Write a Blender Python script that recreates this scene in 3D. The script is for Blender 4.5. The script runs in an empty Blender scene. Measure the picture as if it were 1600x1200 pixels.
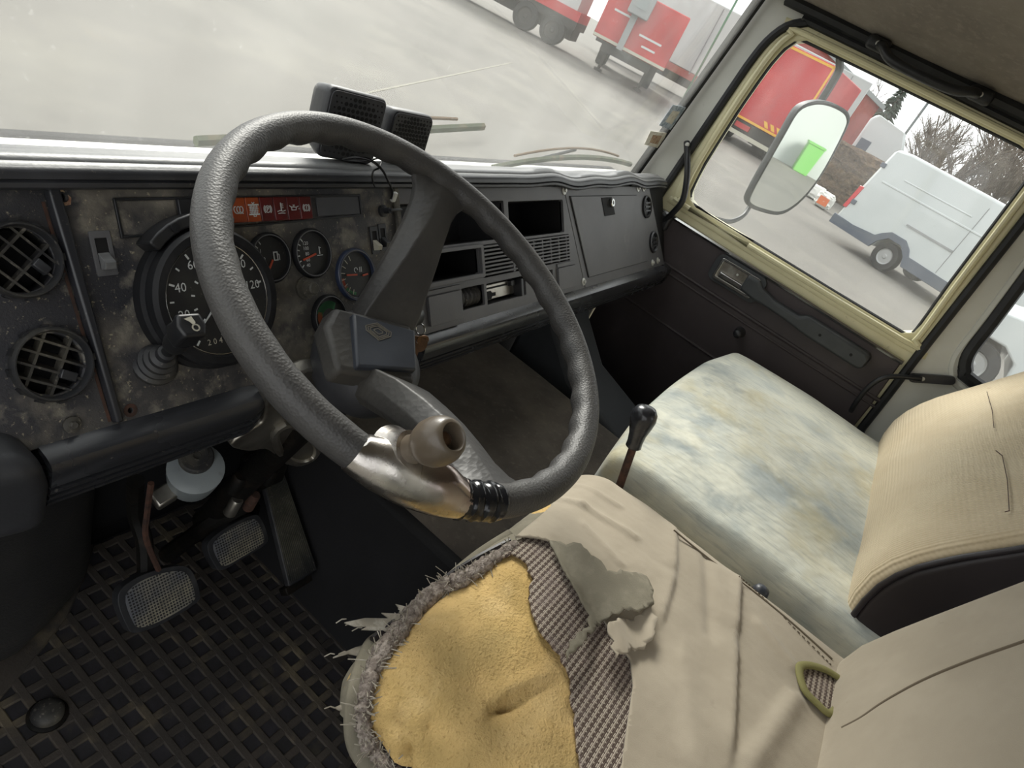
import bpy, bmesh, math, random
import numpy as np
from mathutils import Vector, Matrix
from mathutils.geometry import delaunay_2d_cdt
random.seed(7)

# ------------------------------------------------------------------ camera
# The cab's own frame: origin at the steering wheel centre, x to the passenger side, y to the windscreen, z up (metres).
FPX = 1040.7
CAM = np.array((-0.5708, -0.3337, 0.3158))
ROT = np.array([[0.515898,-0.752333,0.409688],[-0.243902,-0.587448,-0.771633],[0.821195,0.29816,-0.486559]])
sc = bpy.context.scene
COL = sc.collection
cam = bpy.data.cameras.new('camera')
cam.sensor_fit = 'HORIZONTAL'
cam.sensor_width = 36.0
cam.lens = 36.0 * FPX / 1600.0
cam.clip_start = 0.02
cam.clip_end = 500
camo = bpy.data.objects.new('camera', cam)
COL.objects.link(camo)
_m = Matrix.Identity(4)
for _i in range(3):
    _m[_i][0] = ROT[0][_i]; _m[_i][1] = -ROT[1][_i]; _m[_i][2] = -ROT[2][_i]; _m[_i][3] = CAM[_i]
camo.matrix_world = _m
sc.camera = camo

# ------------------------------------------------------------------ world, sun, exposure
world = bpy.data.worlds.new('sky')
sc.world = world
world.use_nodes = True
bg = world.node_tree.nodes['Background']
bg.inputs['Color'].default_value = (0.97, 0.985, 1.0, 1)
bg.inputs['Strength'].default_value = 1.25
sun = bpy.data.lights.new('sun', 'SUN')
sun.energy = 3.4
sun.angle = math.radians(22)
sun.color = (1.0, 0.96, 0.9)
suno = bpy.data.objects.new('sun', sun)
COL.objects.link(suno)
_az, _el = math.radians(52), math.radians(34)
SUND = Vector((math.cos(_az) * math.cos(_el), math.sin(_az) * math.cos(_el), math.sin(_el)))
suno.rotation_euler = SUND.to_track_quat('Z', 'Y').to_euler()
suno.location = (6, 6, 8)
sc.view_settings.view_transform = 'Standard'
sc.view_settings.look = 'None'
sc.view_settings.exposure = 0.63
sc.view_settings.gamma = 1.0
sc.view_settings.use_curve_mapping = False
sc.cycles.max_bounces = 10
sc.cycles.transparent_max_bounces = 16
sc.cycles.use_denoising = True

# ------------------------------------------------------------------ geometry helpers
def ray(u, v): return ROT.T @ np.array((u - 800.0, v - 600.0, FPX))
def on(u, v, p, n):
    p = np.array(p, float); n = np.array(n, float); r = ray(u, v)
    return CAM + r * ((p - CAM) @ n) / (r @ n)
def PX(u, v, x): return on(u, v, (x, 0, 0), (1, 0, 0))
def PY(u, v, y): return on(u, v, (0, y, 0), (0, 1, 0))
def PZ(u, v, z): return on(u, v, (0, 0, z), (0, 0, 1))
class Frame:
    def __init__(s, o, ex, ey, ez=None):
        s.o = np.array(o, float)
        s.x = np.array(ex, float); s.x = s.x / np.linalg.norm(s.x)
        s.y = np.array(ey, float); s.y = s.y - s.x * (s.x @ s.y); s.y = s.y / np.linalg.norm(s.y)
        s.z = np.cross(s.x, s.y) if ez is None else np.array(ez, float)
    def p(s, a, b, c=0.0): return s.o + s.x * a + s.y * b + s.z * c
    def at(s, u, v, h=0.0):
        q = on(u, v, s.o + s.z * h, s.z) - s.o
        return np.array((q @ s.x, q @ s.y))
    def loc(s, P):
        q = np.array(P, float) - s.o
        return np.array((q @ s.x, q @ s.y, q @ s.z))
WORLD = Frame((0, 0, 0), (1, 0, 0), (0, 1, 0))
_a = math.radians(33)
FD = Frame((0, .22, 0), (1, 0, 0), (0, math.sin(_a), math.cos(_a)))        # dashboard face, z towards the driver
_t = 0.3753
FW = Frame((0, 0, 0), (1, 0, 0), (0, math.cos(_t), math.sin(_t)))          # steering wheel plane, z along the column, up
FR = Frame((1.36, 0, 0), (0, 1, 0), (0, 0, 1), (-1, 0, 0))                 # passenger side wall, z into the cab

def rrect(a0, a1, b0, b1, r=0.0, n=5):
    if r <= 0: return [(a0, b0), (a1, b0), (a1, b1), (a0, b1)]
    out = []
    for cx, cy, s in ((a1 - r, b0 + r, -90), (a1 - r, b1 - r, 0), (a0 + r, b1 - r, 90), (a0 + r, b0 + r, 180)):
        for i in range(n + 1):
            t = math.radians(s + 90.0 * i / n)
            out.append((cx + r * math.cos(t), cy + r * math.sin(t)))
    return out
def circle(cx, cy, r, n=32): return [(cx + r * math.cos(2 * math.pi * i / n), cy + r * math.sin(2 * math.pi * i / n)) for i in range(n)]
def smooth_poly(pts, n=4, closed=True):
    """Catmull-Rom through the points."""
    P = [np.array(p, float) for p in pts]; m = len(P); out = []
    rng = range(m) if closed else range(m - 1)
    for i in rng:
        if closed: p0, p1, p2, p3 = P[i - 1], P[i], P[(i + 1) % m], P[(i + 2) % m]
        else: p0, p1, p2, p3 = P[max(i - 1, 0)], P[i], P[i + 1], P[min(i + 2, m - 1)]
        for k in range(n):
            t = k / n
            out.append(.5 * ((2 * p1) + (p2 - p0) * t + (2 * p0 - 5 * p1 + 4 * p2 - p3) * t * t + (3 * p1 - p0 - 3 * p2 + p3) * t ** 3))
    if not closed: out.append(P[-1])
    return out
def inside(p, poly):
    x, y = p; c = False; j = len(poly) - 1
    for i in range(len(poly)):
        xi, yi = poly[i][0], poly[i][1]; xj, yj = poly[j][0], poly[j][1]
        if (yi > y) != (yj > y) and x < (xj - xi) * (y - yi) / (yj - yi) + xi: c = not c
        j = i
    return c
def inside_many(P, poly):
    P = np.asarray(P, float); x, y = P[:, 0], P[:, 1]; c = np.zeros(len(P), bool); j = len(poly) - 1
    for i in range(len(poly)):
        xi, yi = float(poly[i][0]), float(poly[i][1]); xj, yj = float(poly[j][0]), float(poly[j][1])
        if yi != yj: c ^= ((yi > y) != (yj > y)) & (x < (xj - xi) * (y - yi) / (yj - yi) + xi)
        j = i
    return c
def tri_poly(outline, holes=(), extra=()):
    vs, es = [], []
    for lp in [outline] + list(holes):
        b = len(vs); m = len(lp)
        vs += [Vector((float(p[0]), float(p[1]))) for p in lp]
        es += [(b + i, b + (i + 1) % m) for i in range(m)]
    vs += [Vector((float(p[0]), float(p[1]))) for p in extra]
    rv, re, rf, *_ = delaunay_2d_cdt(vs, es, [], 0, 1e-7)
    V = np.array([(p.x, p.y) for p in rv]); T = np.array([tuple(t) for t in rf])
    c = V[T].mean(1)
    ok = inside_many(c, outline)
    for h in holes: ok &= ~inside_many(c, h)
    return [tuple(p) for p in V], [tuple(int(i) for i in t) for t in T[ok]]

class MB:
    def __init__(s): s.v = []; s.f = []
    def add(s, vs, fs):
        b = len(s.v); s.v += [tuple(float(c) for c in p) for p in vs]; s.f += [tuple(b + i for i in t) for t in fs]; return s
    def box(s, fr, a0, a1, b0, b1, c0, c1):
        vs = [fr.p(a, b, c) for c in (c0, c1) for b in (b0, b1) for a in (a0, a1)]
        return s.add(vs, [(0, 2, 3, 1), (4, 5, 7, 6), (0, 1, 5, 4), (2, 6, 7, 3), (0, 4, 6, 2), (1, 3, 7, 5)])
    def hexa(s, bottom, top):
        """8-corner solid from two quads of 3D points"""
        return s.add(list(bottom) + list(top), [(3, 2, 1, 0), (4, 5, 6, 7), (0, 1, 5, 4), (1, 2, 6, 5), (2, 3, 7, 6), (3, 0, 4, 7)])
    def open_box(s, fr, a0, a1, b0, b1, c0, c1, t=.002):
        s.box(fr, a0 - t, a0, b0 - t, b1 + t, c0, c1); s.box(fr, a1, a1 + t, b0 - t, b1 + t, c0, c1)
        s.box(fr, a0, a1, b0 - t, b0, c0, c1); s.box(fr, a0, a1, b1, b1 + t, c0, c1); s.box(fr, a0, a1, b0, b1, c0 - t, c0)
        return s
    def plate(s, fr, outline, c0, c1, holes=(), taper=0.0):
        rv, rf = tri_poly(outline, holes)
        n = len(rv)
        cx = sum(p[0] for p in outline) / len(outline); cy = sum(p[1] for p in outline) / len(outline)
        def tp(p):
            return (cx + (p[0] - cx) * (1 - taper), cy + (p[1] - cy) * (1 - taper))
        vs = [fr.p(p[0], p[1], c0) for p in rv] + [fr.p(*tp(p), c1) for p in rv]
        cnt = {}
        for t in rf:
            for i in range(len(t)):
                a, b = t[i], t[(i + 1) % len(t)]
                if (b, a) in cnt: del cnt[(b, a)]
                else: cnt[(a, b)] = 1
        fs = [tuple(i + n for i in t) for t in rf] + [tuple(reversed(t)) for t in rf]
        fs += [(a, b, b + n, a + n) for a, b in cnt]
        return s.add(vs, fs)
    def tube(s, pts, r, n=8, closed=False, caps=True, radii=None, up=None, flat=1.0):
        P = [np.array(p, float) for p in pts]; m = len(P); vs = []
        T = []
        for i in range(m):
            if closed: t = P[(i + 1) % m] - P[i - 1]
            else: t = P[min(i + 1, m - 1)] - P[max(i - 1, 0)]
            T.append(t / (np.linalg.norm(t) + 1e-12))
        nrm = np.array(up, float) if up is not None else (np.array((0, 0, 1.)) if abs(T[0][2]) < .9 else np.array((1., 0, 0)))
        for i in range(m):
            nrm = (np.array(up, float) if up is not None else nrm)
            nrm = nrm - T[i] * (T[i] @ nrm); nrm = nrm / (np.linalg.norm(nrm) + 1e-12)
            bi = np.cross(T[i], nrm)
            rr = radii[i] if radii is not None else r
            for k in range(n):
                a = 2 * math.pi * k / n
                vs.append(P[i] + (nrm * math.cos(a) * flat + bi * math.sin(a)) * rr)
        fs = []
        for i in range(m if closed else m - 1):
            j = (i + 1) % m
            for k in range(n): fs.append((i * n + k, i * n + (k + 1) % n, j * n + (k + 1) % n, j * n + k))
        if caps and not closed:
            fs.append(tuple(reversed(range(n)))); fs.append(tuple(range((m - 1) * n, m * n)))
        return s.add(vs, fs)
    def lathe(s, fr, a, b, prof, n=32, axis=2, caps=True):
        """profile [(radius, height)] turned about the frame's z at (a, b)"""
        vs = [fr.p(a + r * math.cos(2 * math.pi * k / n), b + r * math.sin(2 * math.pi * k / n), h) for r, h in prof for k in range(n)]
        m = len(prof); fs = []
        for i in range(m - 1):
            for k in range(n): fs.append((i * n + k, i * n + (k + 1) % n, (i + 1) * n + (k + 1) % n, (i + 1) * n + k))
        if caps:
            fs.append(tuple(reversed(range(n)))); fs.append(tuple(range((m - 1) * n, m * n)))
        return s.add(vs, fs)
    def loft(s, rings, closed_ring=True, caps=True):
        n = len(rings[0]); vs = [p for r in rings for p in r]; fs = []
        for i in range(len(rings) - 1):
            for k in range(n if closed_ring else n - 1):
                fs.append((i * n + k, i * n + (k + 1) % n, (i + 1) * n + (k + 1) % n, (i + 1) * n + k))
        if caps and closed_ring:
            fs.append(tuple(reversed(range(n)))); fs.append(tuple(range((len(rings) - 1) * n, len(rings) * n)))
        return s.add(vs, fs)
    def strip(s, fr, pts, w, c0, c1, closed=False):
        """a flat drawn line: each segment a thin bar on the frame's plane"""
        P = [np.array(p, float) for p in pts]
        if closed: P.append(P[0])
        for p, q in zip(P[:-1], P[1:]):
            d = q - p; L = np.linalg.norm(d)
            if L < 1e-9: continue
            d = d / L; nn = np.array((-d[1], d[0])) * w / 2; e = d * w * .4
            b = [p - e - nn, q + e - nn, q + e + nn, p - e + nn]
            s.hexa([fr.p(x[0], x[1], c0) for x in b], [fr.p(x[0], x[1], c1) for x in b])
        return s
    def grid(s, fn, nu, nv, closed_u=False):
        vs = [fn(i / (nu if closed_u else nu - 1), j / (nv - 1)) for j in range(nv) for i in range(nu)]; fs = []
        for j in range(nv - 1):
            for i in range(nu if closed_u else nu - 1):
                fs.append((j * nu + i, j * nu + (i + 1) % nu, (j + 1) * nu + (i + 1) % nu, (j + 1) * nu + i))
        return s.add(vs, fs)
    def rbox(s, fr, a0, a1, b0, b1, c0, c1, r, n=10, fn=None, m=3):
        """rounded box as a continuous skin; n cells on the long faces, m on the roundings; fn moves points in frame coordinates"""
        def axis(l0, l1):
            rr = min(r, (l1 - l0) / 2 * .999); out = []
            for i in range(m): out.append((l0 + rr, -math.cos(math.pi / 2 * i / m) ) )
            out = [(l0 + rr, -1 + i / m) for i in range(m)]
            out += [(l0 + rr + (l1 - l0 - 2 * rr) * i / n, 0.0) for i in range(n + 1)]
            out += [(l1 - rr, (i + 1) / m) for i in range(m)]
            return out
        A, B, Cc = axis(a0, a1), axis(b0, b1), axis(c0, c1)
        idx = {}; vs = []; fs = []
        na, nb, nc = len(A), len(B), len(Cc)
        def vid(i, j, k):
            key = (i, j, k)
            if key not in idx:
                d = np.array((A[i][1], B[j][1], Cc[k][1]))
                mx = np.max(np.abs(d)); L = np.linalg.norm(d)
                d = np.tan(d * math.pi / 4); L = np.linalg.norm(d)
                rr = np.array((min(r, (a1 - a0) / 2), min(r, (b1 - b0) / 2), min(r, (c1 - c0) / 2)))
                q = np.array((A[i][0], B[j][0], Cc[k][0])) + (d / L * rr if L > 1e-9 else 0)
                if fn is not None: q = fn(q)
                idx[key] = len(vs); vs.append(fr.p(*q))
            return idx[key]
        for i in range(na - 1):
            for j in range(nb - 1):
                fs.append((vid(i, j, 0), vid(i, j + 1, 0), vid(i + 1, j + 1, 0), vid(i + 1, j, 0)))
                fs.append((vid(i, j, nc - 1), vid(i + 1, j, nc - 1), vid(i + 1, j + 1, nc - 1), vid(i, j + 1, nc - 1)))
        for i in range(na - 1):
            for k in range(nc - 1):
                fs.append((vid(i, 0, k), vid(i + 1, 0, k), vid(i + 1, 0, k + 1), vid(i, 0, k + 1)))
                fs.append((vid(i, nb - 1, k), vid(i, nb - 1, k + 1), vid(i + 1, nb - 1, k + 1), vid(i + 1, nb - 1, k)))
        for j in range(nb - 1):
            for k in range(nc - 1):
                fs.append((vid(0, j, k), vid(0, j, k + 1), vid(0, j + 1, k + 1), vid(0, j + 1, k)))
                fs.append((vid(na - 1, j, k), vid(na - 1, j + 1, k), vid(na - 1, j + 1, k + 1), vid(na - 1, j, k + 1)))
        return s.add(vs, fs)

def world_loc(o):
    L = Vector(o.location)
    while o.parent is not None:
        o = o.parent; L = L + Vector(o.location)
    return L
def obj(name, mb, material, parent=None, smooth=40, bevel=0, bseg=2, subsurf=0, solid=0, at=None, label=None, kind=None):
    L = world_loc(parent) if parent is not None else Vector((0, 0, 0))
    if at is not None: org = Vector(tuple(at))
    elif parent is not None: org = L
    else:
        a = np.array(mb.v); org = Vector(((a[:, 0].min() + a[:, 0].max()) / 2, (a[:, 1].min() + a[:, 1].max()) / 2, a[:, 2].min()))
    me = bpy.data.meshes.new(name)
    me.from_pydata([Vector(p) - org for p in mb.v], [], mb.f)
    bm = bmesh.new(); bm.from_mesh(me)
    bmesh.ops.remove_doubles(bm, verts=bm.verts, dist=1e-6)
    bmesh.ops.recalc_face_normals(bm, faces=bm.faces)
    bm.to_mesh(me); bm.free()
    o = bpy.data.objects.new(name, me)
    COL.objects.link(o)
    if parent is not None: o.parent = parent; o.location = org - L
    else: o.location = org
    if material is not None: me.materials.append(M(material) if isinstance(material, str) else material)
    if bevel:
        b = o.modifiers.new('bevel', 'BEVEL'); b.width = bevel; b.segments = bseg; b.limit_method = 'ANGLE'; b.angle_limit = math.radians(38)
        b.harden_normals = False
    if solid:
        b = o.modifiers.new('solid', 'SOLIDIFY'); b.thickness = solid; b.offset = 0
    if subsurf:
        b = o.modifiers.new('sub', 'SUBSURF'); b.levels = subsurf; b.render_levels = subsurf
    if smooth:
        me.polygons.foreach_set('use_smooth', [True] * len(me.polygons))
        try: me.set_sharp_from_angle(angle=math.radians(smooth))
        except Exception: pass
    if label: o['label'] = label
    if kind: o['kind'] = kind
    return o
def thing(name, label, cat, loc=(0, 0, 0), group=None):
    o = bpy.data.objects.new(name, None); COL.objects.link(o)
    o.location = tuple(float(c) for c in loc); o.empty_display_size = .05
    o['label'] = label; o['category'] = cat
    if group: o['group'] = group
    return o
def tag(o, label, cat, group=None):
    o['label'] = label; o['category'] = cat
    if group: o['group'] = group
    return o
def struct(o, label):
    o['kind'] = 'structure'; o['label'] = label
    return o
def text(s, fr, a, b, c, size, depth=.0004, align='CENTER', rot=0.0, sx=1.0):
    cu = bpy.data.curves.new('txt', 'FONT'); cu.body = s; cu.size = size; cu.align_x = align; cu.align_y = 'CENTER'; cu.resolution_u = 2
    to = bpy.data.objects.new('txt', cu); COL.objects.link(to)
    me = bpy.data.meshes.new_from_object(to)
    ca, sa = math.cos(rot), math.sin(rot)
    vs = [(v.co.x * sx, v.co.y) for v in me.vertices]
    vs = [fr.p(a + x * ca - y * sa, b + x * sa + y * ca, c + depth) for x, y in vs]
    fs = [tuple(p.vertices) for p in me.polygons]
    bpy.data.objects.remove(to); bpy.data.curves.remove(cu); bpy.data.meshes.remove(me)
    return vs, fs

# ------------------------------------------------------------------ materials (all procedural)
MATS = {}
def lin(h):
    h = h.lstrip('#'); out = []
    for i in (0, 2, 4):
        c = int(h[i:i + 2], 16) / 255.0
        out.append(c / 12.92 if c <= .04045 else ((c + .055) / 1.055) ** 2.4)
    return (*out, 1.0)
def mat(name, base, rough=.5, metal=0.0, layers=(), bump=(), spec=.5, coat=0.0, rlayer=None, sheen=0.0):
    """layers: (colour, scale, lo, hi, amount[, stretch xyz]) mixed by noise; bump: (scale, strength, kind[, stretch])"""
    m = bpy.data.materials.new(name); m.use_nodes = True
    nt = m.node_tree; N, L = nt.nodes, nt.links
    bs = N['Principled BSDF']
    bs.inputs['Roughness'].default_value = rough; bs.inputs['Metallic'].default_value = metal
    bs.inputs['Specular IOR Level'].default_value = spec
    bs.inputs['Coat Weight'].default_value = coat
    if sheen: bs.inputs['Sheen Weight'].default_value = sheen
    tc = N.new('ShaderNodeTexCoord')
    def coords(st):
        if not st: return tc.outputs['Object']
        mp = N.new('ShaderNodeMapping'); mp.inputs['Scale'].default_value = st
        L.new(tc.outputs['Object'], mp.inputs['Vector']); return mp.outputs['Vector']
    def noise(scale, st=None, detail=4, rg=.6):
        n = N.new('ShaderNodeTexNoise'); n.inputs['Scale'].default_value = scale; n.inputs['Detail'].default_value = detail
        n.inputs['Roughness'].default_value = rg
        L.new(coords(st), n.inputs['Vector']); return n.outputs['Fac']
    cur = None
    for ly in layers:
        c2, scale, lo, hi, amt = ly[:5]; st = ly[5] if len(ly) > 5 else None
        mr = N.new('ShaderNodeMapRange'); mr.inputs['From Min'].default_value = lo; mr.inputs['From Max'].default_value = hi
        mr.inputs['To Min'].default_value = 0; mr.inputs['To Max'].default_value = amt
        L.new(noise(scale, st), mr.inputs['Value'])
        mx = N.new('ShaderNodeMix'); mx.data_type = 'RGBA'
        L.new(mr.outputs['Result'], mx.inputs['Factor'])
        if cur is None: mx.inputs['A'].default_value = lin(base)
        else: L.new(cur, mx.inputs['A'])
        mx.inputs['B'].default_value = lin(c2)
        cur = mx.outputs['Result']
    if cur is None: bs.inputs['Base Color'].default_value = lin(base)
    else: L.new(cur, bs.inputs['Base Color'])
    if rlayer:
        scale, lo, hi, r0, r1 = rlayer
        mr = N.new('ShaderNodeMapRange'); mr.inputs['From Min'].default_value = lo; mr.inputs['From Max'].default_value = hi
        mr.inputs['To Min'].default_value = r0; mr.inputs['To Max'].default_value = r1
        L.new(noise(scale), mr.inputs['Value']); L.new(mr.outputs['Result'], bs.inputs['Roughness'])
    prev = None
    for b in bump:
        scale, strength, kind = b[:3]; st = b[3] if len(b) > 3 else None
        if kind == 'noise': h = noise(scale, st, 3)
        elif kind == 'cell':
            v = N.new('ShaderNodeTexVoronoi'); v.inputs['Scale'].default_value = scale; L.new(coords(st), v.inputs['Vector']); h = v.outputs['Distance']
        else:
            w = N.new('ShaderNodeTexWave'); w.inputs['Scale'].default_value = scale; w.inputs['Distortion'].default_value = .3
            w.bands_direction = kind; L.new(coords(st), w.inputs['Vector']); h = w.outputs['Fac']
        bp = N.new('ShaderNodeBump'); bp.inputs['Strength'].default_value = strength; bp.inputs['Distance'].default_value = b[4] if len(b) > 4 else .002
        L.new(h, bp.inputs['Height'])
        if prev is not None: L.new(prev, bp.inputs['Normal'])
        prev = bp.outputs['Normal']
    if prev is not None: L.new(prev, bs.inputs['Normal'])
    MATS[name] = m
    return m
def M(name): return MATS[name]

DUST = '938c80'
mat('dash_vinyl', '323236', .6, layers=[('5a5751', 6, .45, .62, .7), ('aaa18f', 11, .52, .72, .65), ('25262b', 8, .55, .68, .7), ('928c7e', 38, .54, .70, .55), ('b5ab90', 230, .62, .71, .6)], bump=[(420, .5, 'noise', None, .0012)])
mat('dash_clean', '3d3e41', .5, layers=[('56565a', 7, .4, .7, .7), ('8c8878', 300, .68, .76, .25)], bump=[(600, .25, 'noise', None, .001)])
mat('dash_grey', '58585a', .5, layers=[('676768', 6, .4, .7, .7), ('8c8a84', 14, .6, .8, .35)], bump=[(500, .2, 'noise', None, .001)])
mat('pad_top', '636465', .42, layers=[('808180', 5, .4, .65, .8, (1, 30, 1)), ('4a4b4d', 9, .55, .75, .7, (.6, 20, 1))], bump=[(120, .2, 'noise')])
mat('pad_edge', '2b2c2f', .38, layers=[('45464a', 8, .45, .7, .7), (DUST, 220, .66, .74, .35)], bump=[(300, .15, 'noise', None, .001)])
mat('trim_gloss', '2b2c2f', .3, layers=[('45474b', 6, .45, .7, .6, (1, 8, 8)), (DUST, 160, .68, .76, .4)], rlayer=(8, .35, .7, .20, .32))
mat('trim_strip', '26272b', .32, layers=[(DUST, 120, .66, .78, .5)])
mat('rust', '54382c', .85, layers=[('2c211c', 60, .35, .65, .9)])
mat('torn_board', 'b09a7e', .9, layers=[('7d4a38', 90, .45, .65, .8)])
mat('black_plastic', '1d1e20', .4, layers=[('35363a', 12, .45, .7, .6), (DUST, 200, .68, .78, .3)])
mat('vent_ring', '232427', .5, layers=[('45433d', 14, .45, .7, .7), (DUST, 170, .62, .74, .45)], bump=[(200, .15, 'noise', None, .001)])
mat('seam', '6a5f4f', .9)
mat('black_dusty', '2a2a2b', .6, layers=[('6f6a5c', 14, .42, .7, .75), (DUST, 180, .58, .7, .5)], bump=[(200, .2, 'noise', None, .001)])
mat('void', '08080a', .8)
mat('gauge_face', '1b1c1e', .55, layers=[('34342f', 22, .45, .7, .7), (DUST, 240, .66, .76, .35)])
mat('white_mark', 'c9cdcc', .6)
mat('cream_mark', 'b6b2a2', .6)
mat('red_needle', 'b5482a', .5)
mat('gauge_green', '3f7d52', .6)
mat('gauge_orange', 'b9643c', .6)
mat('bezel', '17181b', .6, spec=.3, layers=[('2c2c2d', 30, .5, .7, .5)])
mat('bezel_blue', '2e3850', .3, coat=.3)
mat('lens_amber', '8c3a18', .3, layers=[('a54a1c', 30, .4, .6, .7)], coat=.3)
mat('lens_red', '641517', .3, layers=[('430d10', 30, .4, .7, .7)], coat=.3)
mat('wheel_rim', '3d3c3b', .52, layers=[('4e4c49', 9, .42, .66, .6), ('302f2e', 20, .5, .7, .4)], bump=[(420, .45, 'cell', None, .0008)])
mat('wheel_spoke', '3a3938', .5, layers=[('4b4945', 8, .42, .66, .8), ('2a2929', 24, .55, .75, .5)], bump=[(150, .35, 'cell', None, .0012), (22, .25, 'noise', (1, 5, 1))])
mat('hub_pad', '343840', .42, layers=[('464b53', 14, .45, .7, .6), (DUST, 300, .68, .78, .3)], bump=[(300, .1, 'noise', None, .001)])
mat('emblem', '8f8a80', .35, .5)
mat('steel', 'b9b4ae', .22, 1.0, layers=[('8f6a60', 9, .42, .62, .7), ('ddd8cc', 14, .55, .7, .7)], rlayer=(12, .35, .65, .14, .35), bump=[(30, .1, 'noise'), (400, .12, 'noise', None, .001)])  # pinkish-brown patches paint reflections into the metal's colour
mat('alloy', 'a9a59c', .35, .9, layers=[('6a6255', 14, .45, .68, .8), ('d8d6cd', 9, .55, .7, .5)], bump=[(90, .2, 'noise')])
mat('chrome', 'c4c4c2', .2, 1.0)
mat('bolt_zinc', 'c4c4be', .4, .3, layers=[('86837a', 60, .45, .7, .6)])
mat('knob_brown', '574d40', .4, layers=[('675c4f', 20, .42, .66, .8), ('39312a', 40, .55, .75, .6)], bump=[(160, .1, 'noise')], coat=.15)
mat('tape', '17181b', .2, bump=[(60, .25, 'noise', None, .002)])
mat('rubber_mat', '3a3632', .7, layers=[('4e4740', 4, .42, .66, .8), ('7a6f58', 11, .55, .74, .7), ('232222', 7, .55, .72, .6)], bump=[(260, .5, 'noise', None, .0015)])
mat('rubber_pit', '2a292b', .6, layers=[('36343a', 30, .4, .7, .8), ('5b543f', 17, .6, .75, .5)], bump=[(120, .3, 'noise')])
mat('pedal_rubber', '63656a', .6, layers=[('a39c84', 16, .4, .62, .8), ('3c3d42', 22, .55, .72, .7)], bump=[(200, .2, 'noise')])
mat('pedal_edge', '2b2c2f', .5, layers=[('4a4a4b', 30, .45, .7, .7)])
mat('greasy', '131210', .62, spec=.2, layers=[('352d25', 40, .5, .7, .7), ('060606', 20, .5, .7, .8)], bump=[(80, .5, 'noise')])
mat('reservoir', '8b9294', .4, layers=[('6a7074', 14, .45, .7, .7), ('5c5648', 30, .6, .75, .6)], bump=[(50, .1, 'noise')])
mat('carpet', '504a44', .95, layers=[('6a6258', 7, .4, .65, .9), ('36312d', 5, .55, .75, .7), ('7d7366', 90, .55, .75, .4)], bump=[(500, .6, 'noise', None, .002)])
mat('floor_dark', '131315', .8, layers=[('1d1d20', 6, .4, .7, .8)], bump=[(200, .3, 'noise')])
mat('arch_grey', '34373b', .65, layers=[('222427', 5, .45, .7, .8)], bump=[(300, .3, 'noise')])
mat('kick_panel', '2a2a2a', .6, layers=[('3a3938', 5, .42, .7, .8), ('4a463c', 9, .6, .75, .5)], bump=[(300, .35, 'noise')])
mat('door_vinyl', '3b3435', .55, layers=[('484142', 5, .42, .7, .7), ('565050', 14, .6, .8, .4)], bump=[(380, .3, 'noise', None, .001)])
mat('cream_paint', 'dbd5b0', .38, layers=[('ccc59e', 6, .45, .7, .6), ('857c58', 40, .66, .76, .5)], coat=.2)
mat('white_paint', 'c9c9c0', .4, layers=[('b3b3a8', 4, .45, .7, .6), ('8d897b', 40, .68, .78, .4)], coat=.15)
mat('seal', '17181a', .55, layers=[('2d2e30', 30, .45, .7, .6)])
mat('headliner', '8c847a', .97, layers=[('756d65', 4, .42, .66, .9), ('9a9187', 60, .5, .7, .5)], bump=[(600, .6, 'noise', None, .002)])
mat('armrest', '35383a', .55, layers=[('45484a', 9, .45, .7, .7)], bump=[(420, .35, 'noise', None, .001)])
mat('denim', 'cccdbf', .85, layers=[('98a2a3', 3.6, .46, .60, .85), ('7f8a8d', 8, .56, .68, .6), ('858e8e', 160, .5, .68, .4, (1, .12, 1)), ('b9ac7c', 6.5, .52, .72, .6), ('e2e2d2', 9, .56, .7, .6)], bump=[(500, .5, 'noise', (1, .1, 1), .001), (11, .45, 'noise', None, .02)], sheen=.2)
mat('brown_vinyl', '221d20', .45, layers=[('332d30', 8, .45, .7, .6)], bump=[(300, .15, 'noise', None, .001)])
mat('beige_cloth', 'a99e8b', .85, layers=[('988d7a', 4, .42, .66, .7), ('b6ab98', 7, .5, .7, .6), ('7d7262', 30, .68, .78, .4)], bump=[(900, .3, 'noise', None, .0008), (13, .3, 'noise', None, .012)], sheen=.15)
mat('cloth_under', '86806f', .9, layers=[('6f6a5c', 8, .42, .66, .8), ('999382', 50, .5, .7, .5)], bump=[(700, .4, 'noise', None, .001)])
mat('olive_binding', '7e7a4c', .85, bump=[(500, .4, 'noise', None, .001)])
mat('thread', '8d8678', .9, layers=[('b5afa2', 80, .45, .65, .8)])
mat('fray', '80756c', .95, layers=[('aca298', 140, .45, .6, .9), ('4a4039', 200, .52, .66, .8)], bump=[(400, 1, 'noise', None, .003)])
mat('foam', 'd0b074', .95, layers=[('b0924f', 7, .45, .65, .7), ('a18c5d', 3.5, .48, .62, .85), ('dcc08a', 12, .55, .7, .6), ('6d4a26', 26, .7, .78, .8), ('8f7340', 330, .58, .68, .55)], bump=[(330, .8, 'noise', None, .003), (40, .5, 'noise', None, .006)])
mat('speaker_case', '2c2d30', .5, layers=[('414246', 14, .45, .7, .6)], bump=[(300, .2, 'noise', None, .001)])
mat('wood_strip', '7a6247', .8)
mat('wiper_green', '4f5a3c', .6, layers=[('8a7458', 30, .5, .7, .6)])
mat('cable', '141416', .4)
mat('bronze', '6d5440', .4, .7, layers=[('3f2f24', 60, .45, .7, .7)])
mat('paper', 'd7d3c4', .7, layers=[('a89f93', 60, .5, .65, .7)])
mat('paper_blue', 'b7c2cb', .7, layers=[('6f7f8f', 70, .45, .6, .8)])
mat('ground', '6b6862', .9, layers=[('5f5d57', .35, .42, .66, .8), ('79766d', .9, .5, .7, .6), ('55534e', 3.0, .6, .76, .4)], bump=[(30, .08, 'noise', None, .01)])
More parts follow.
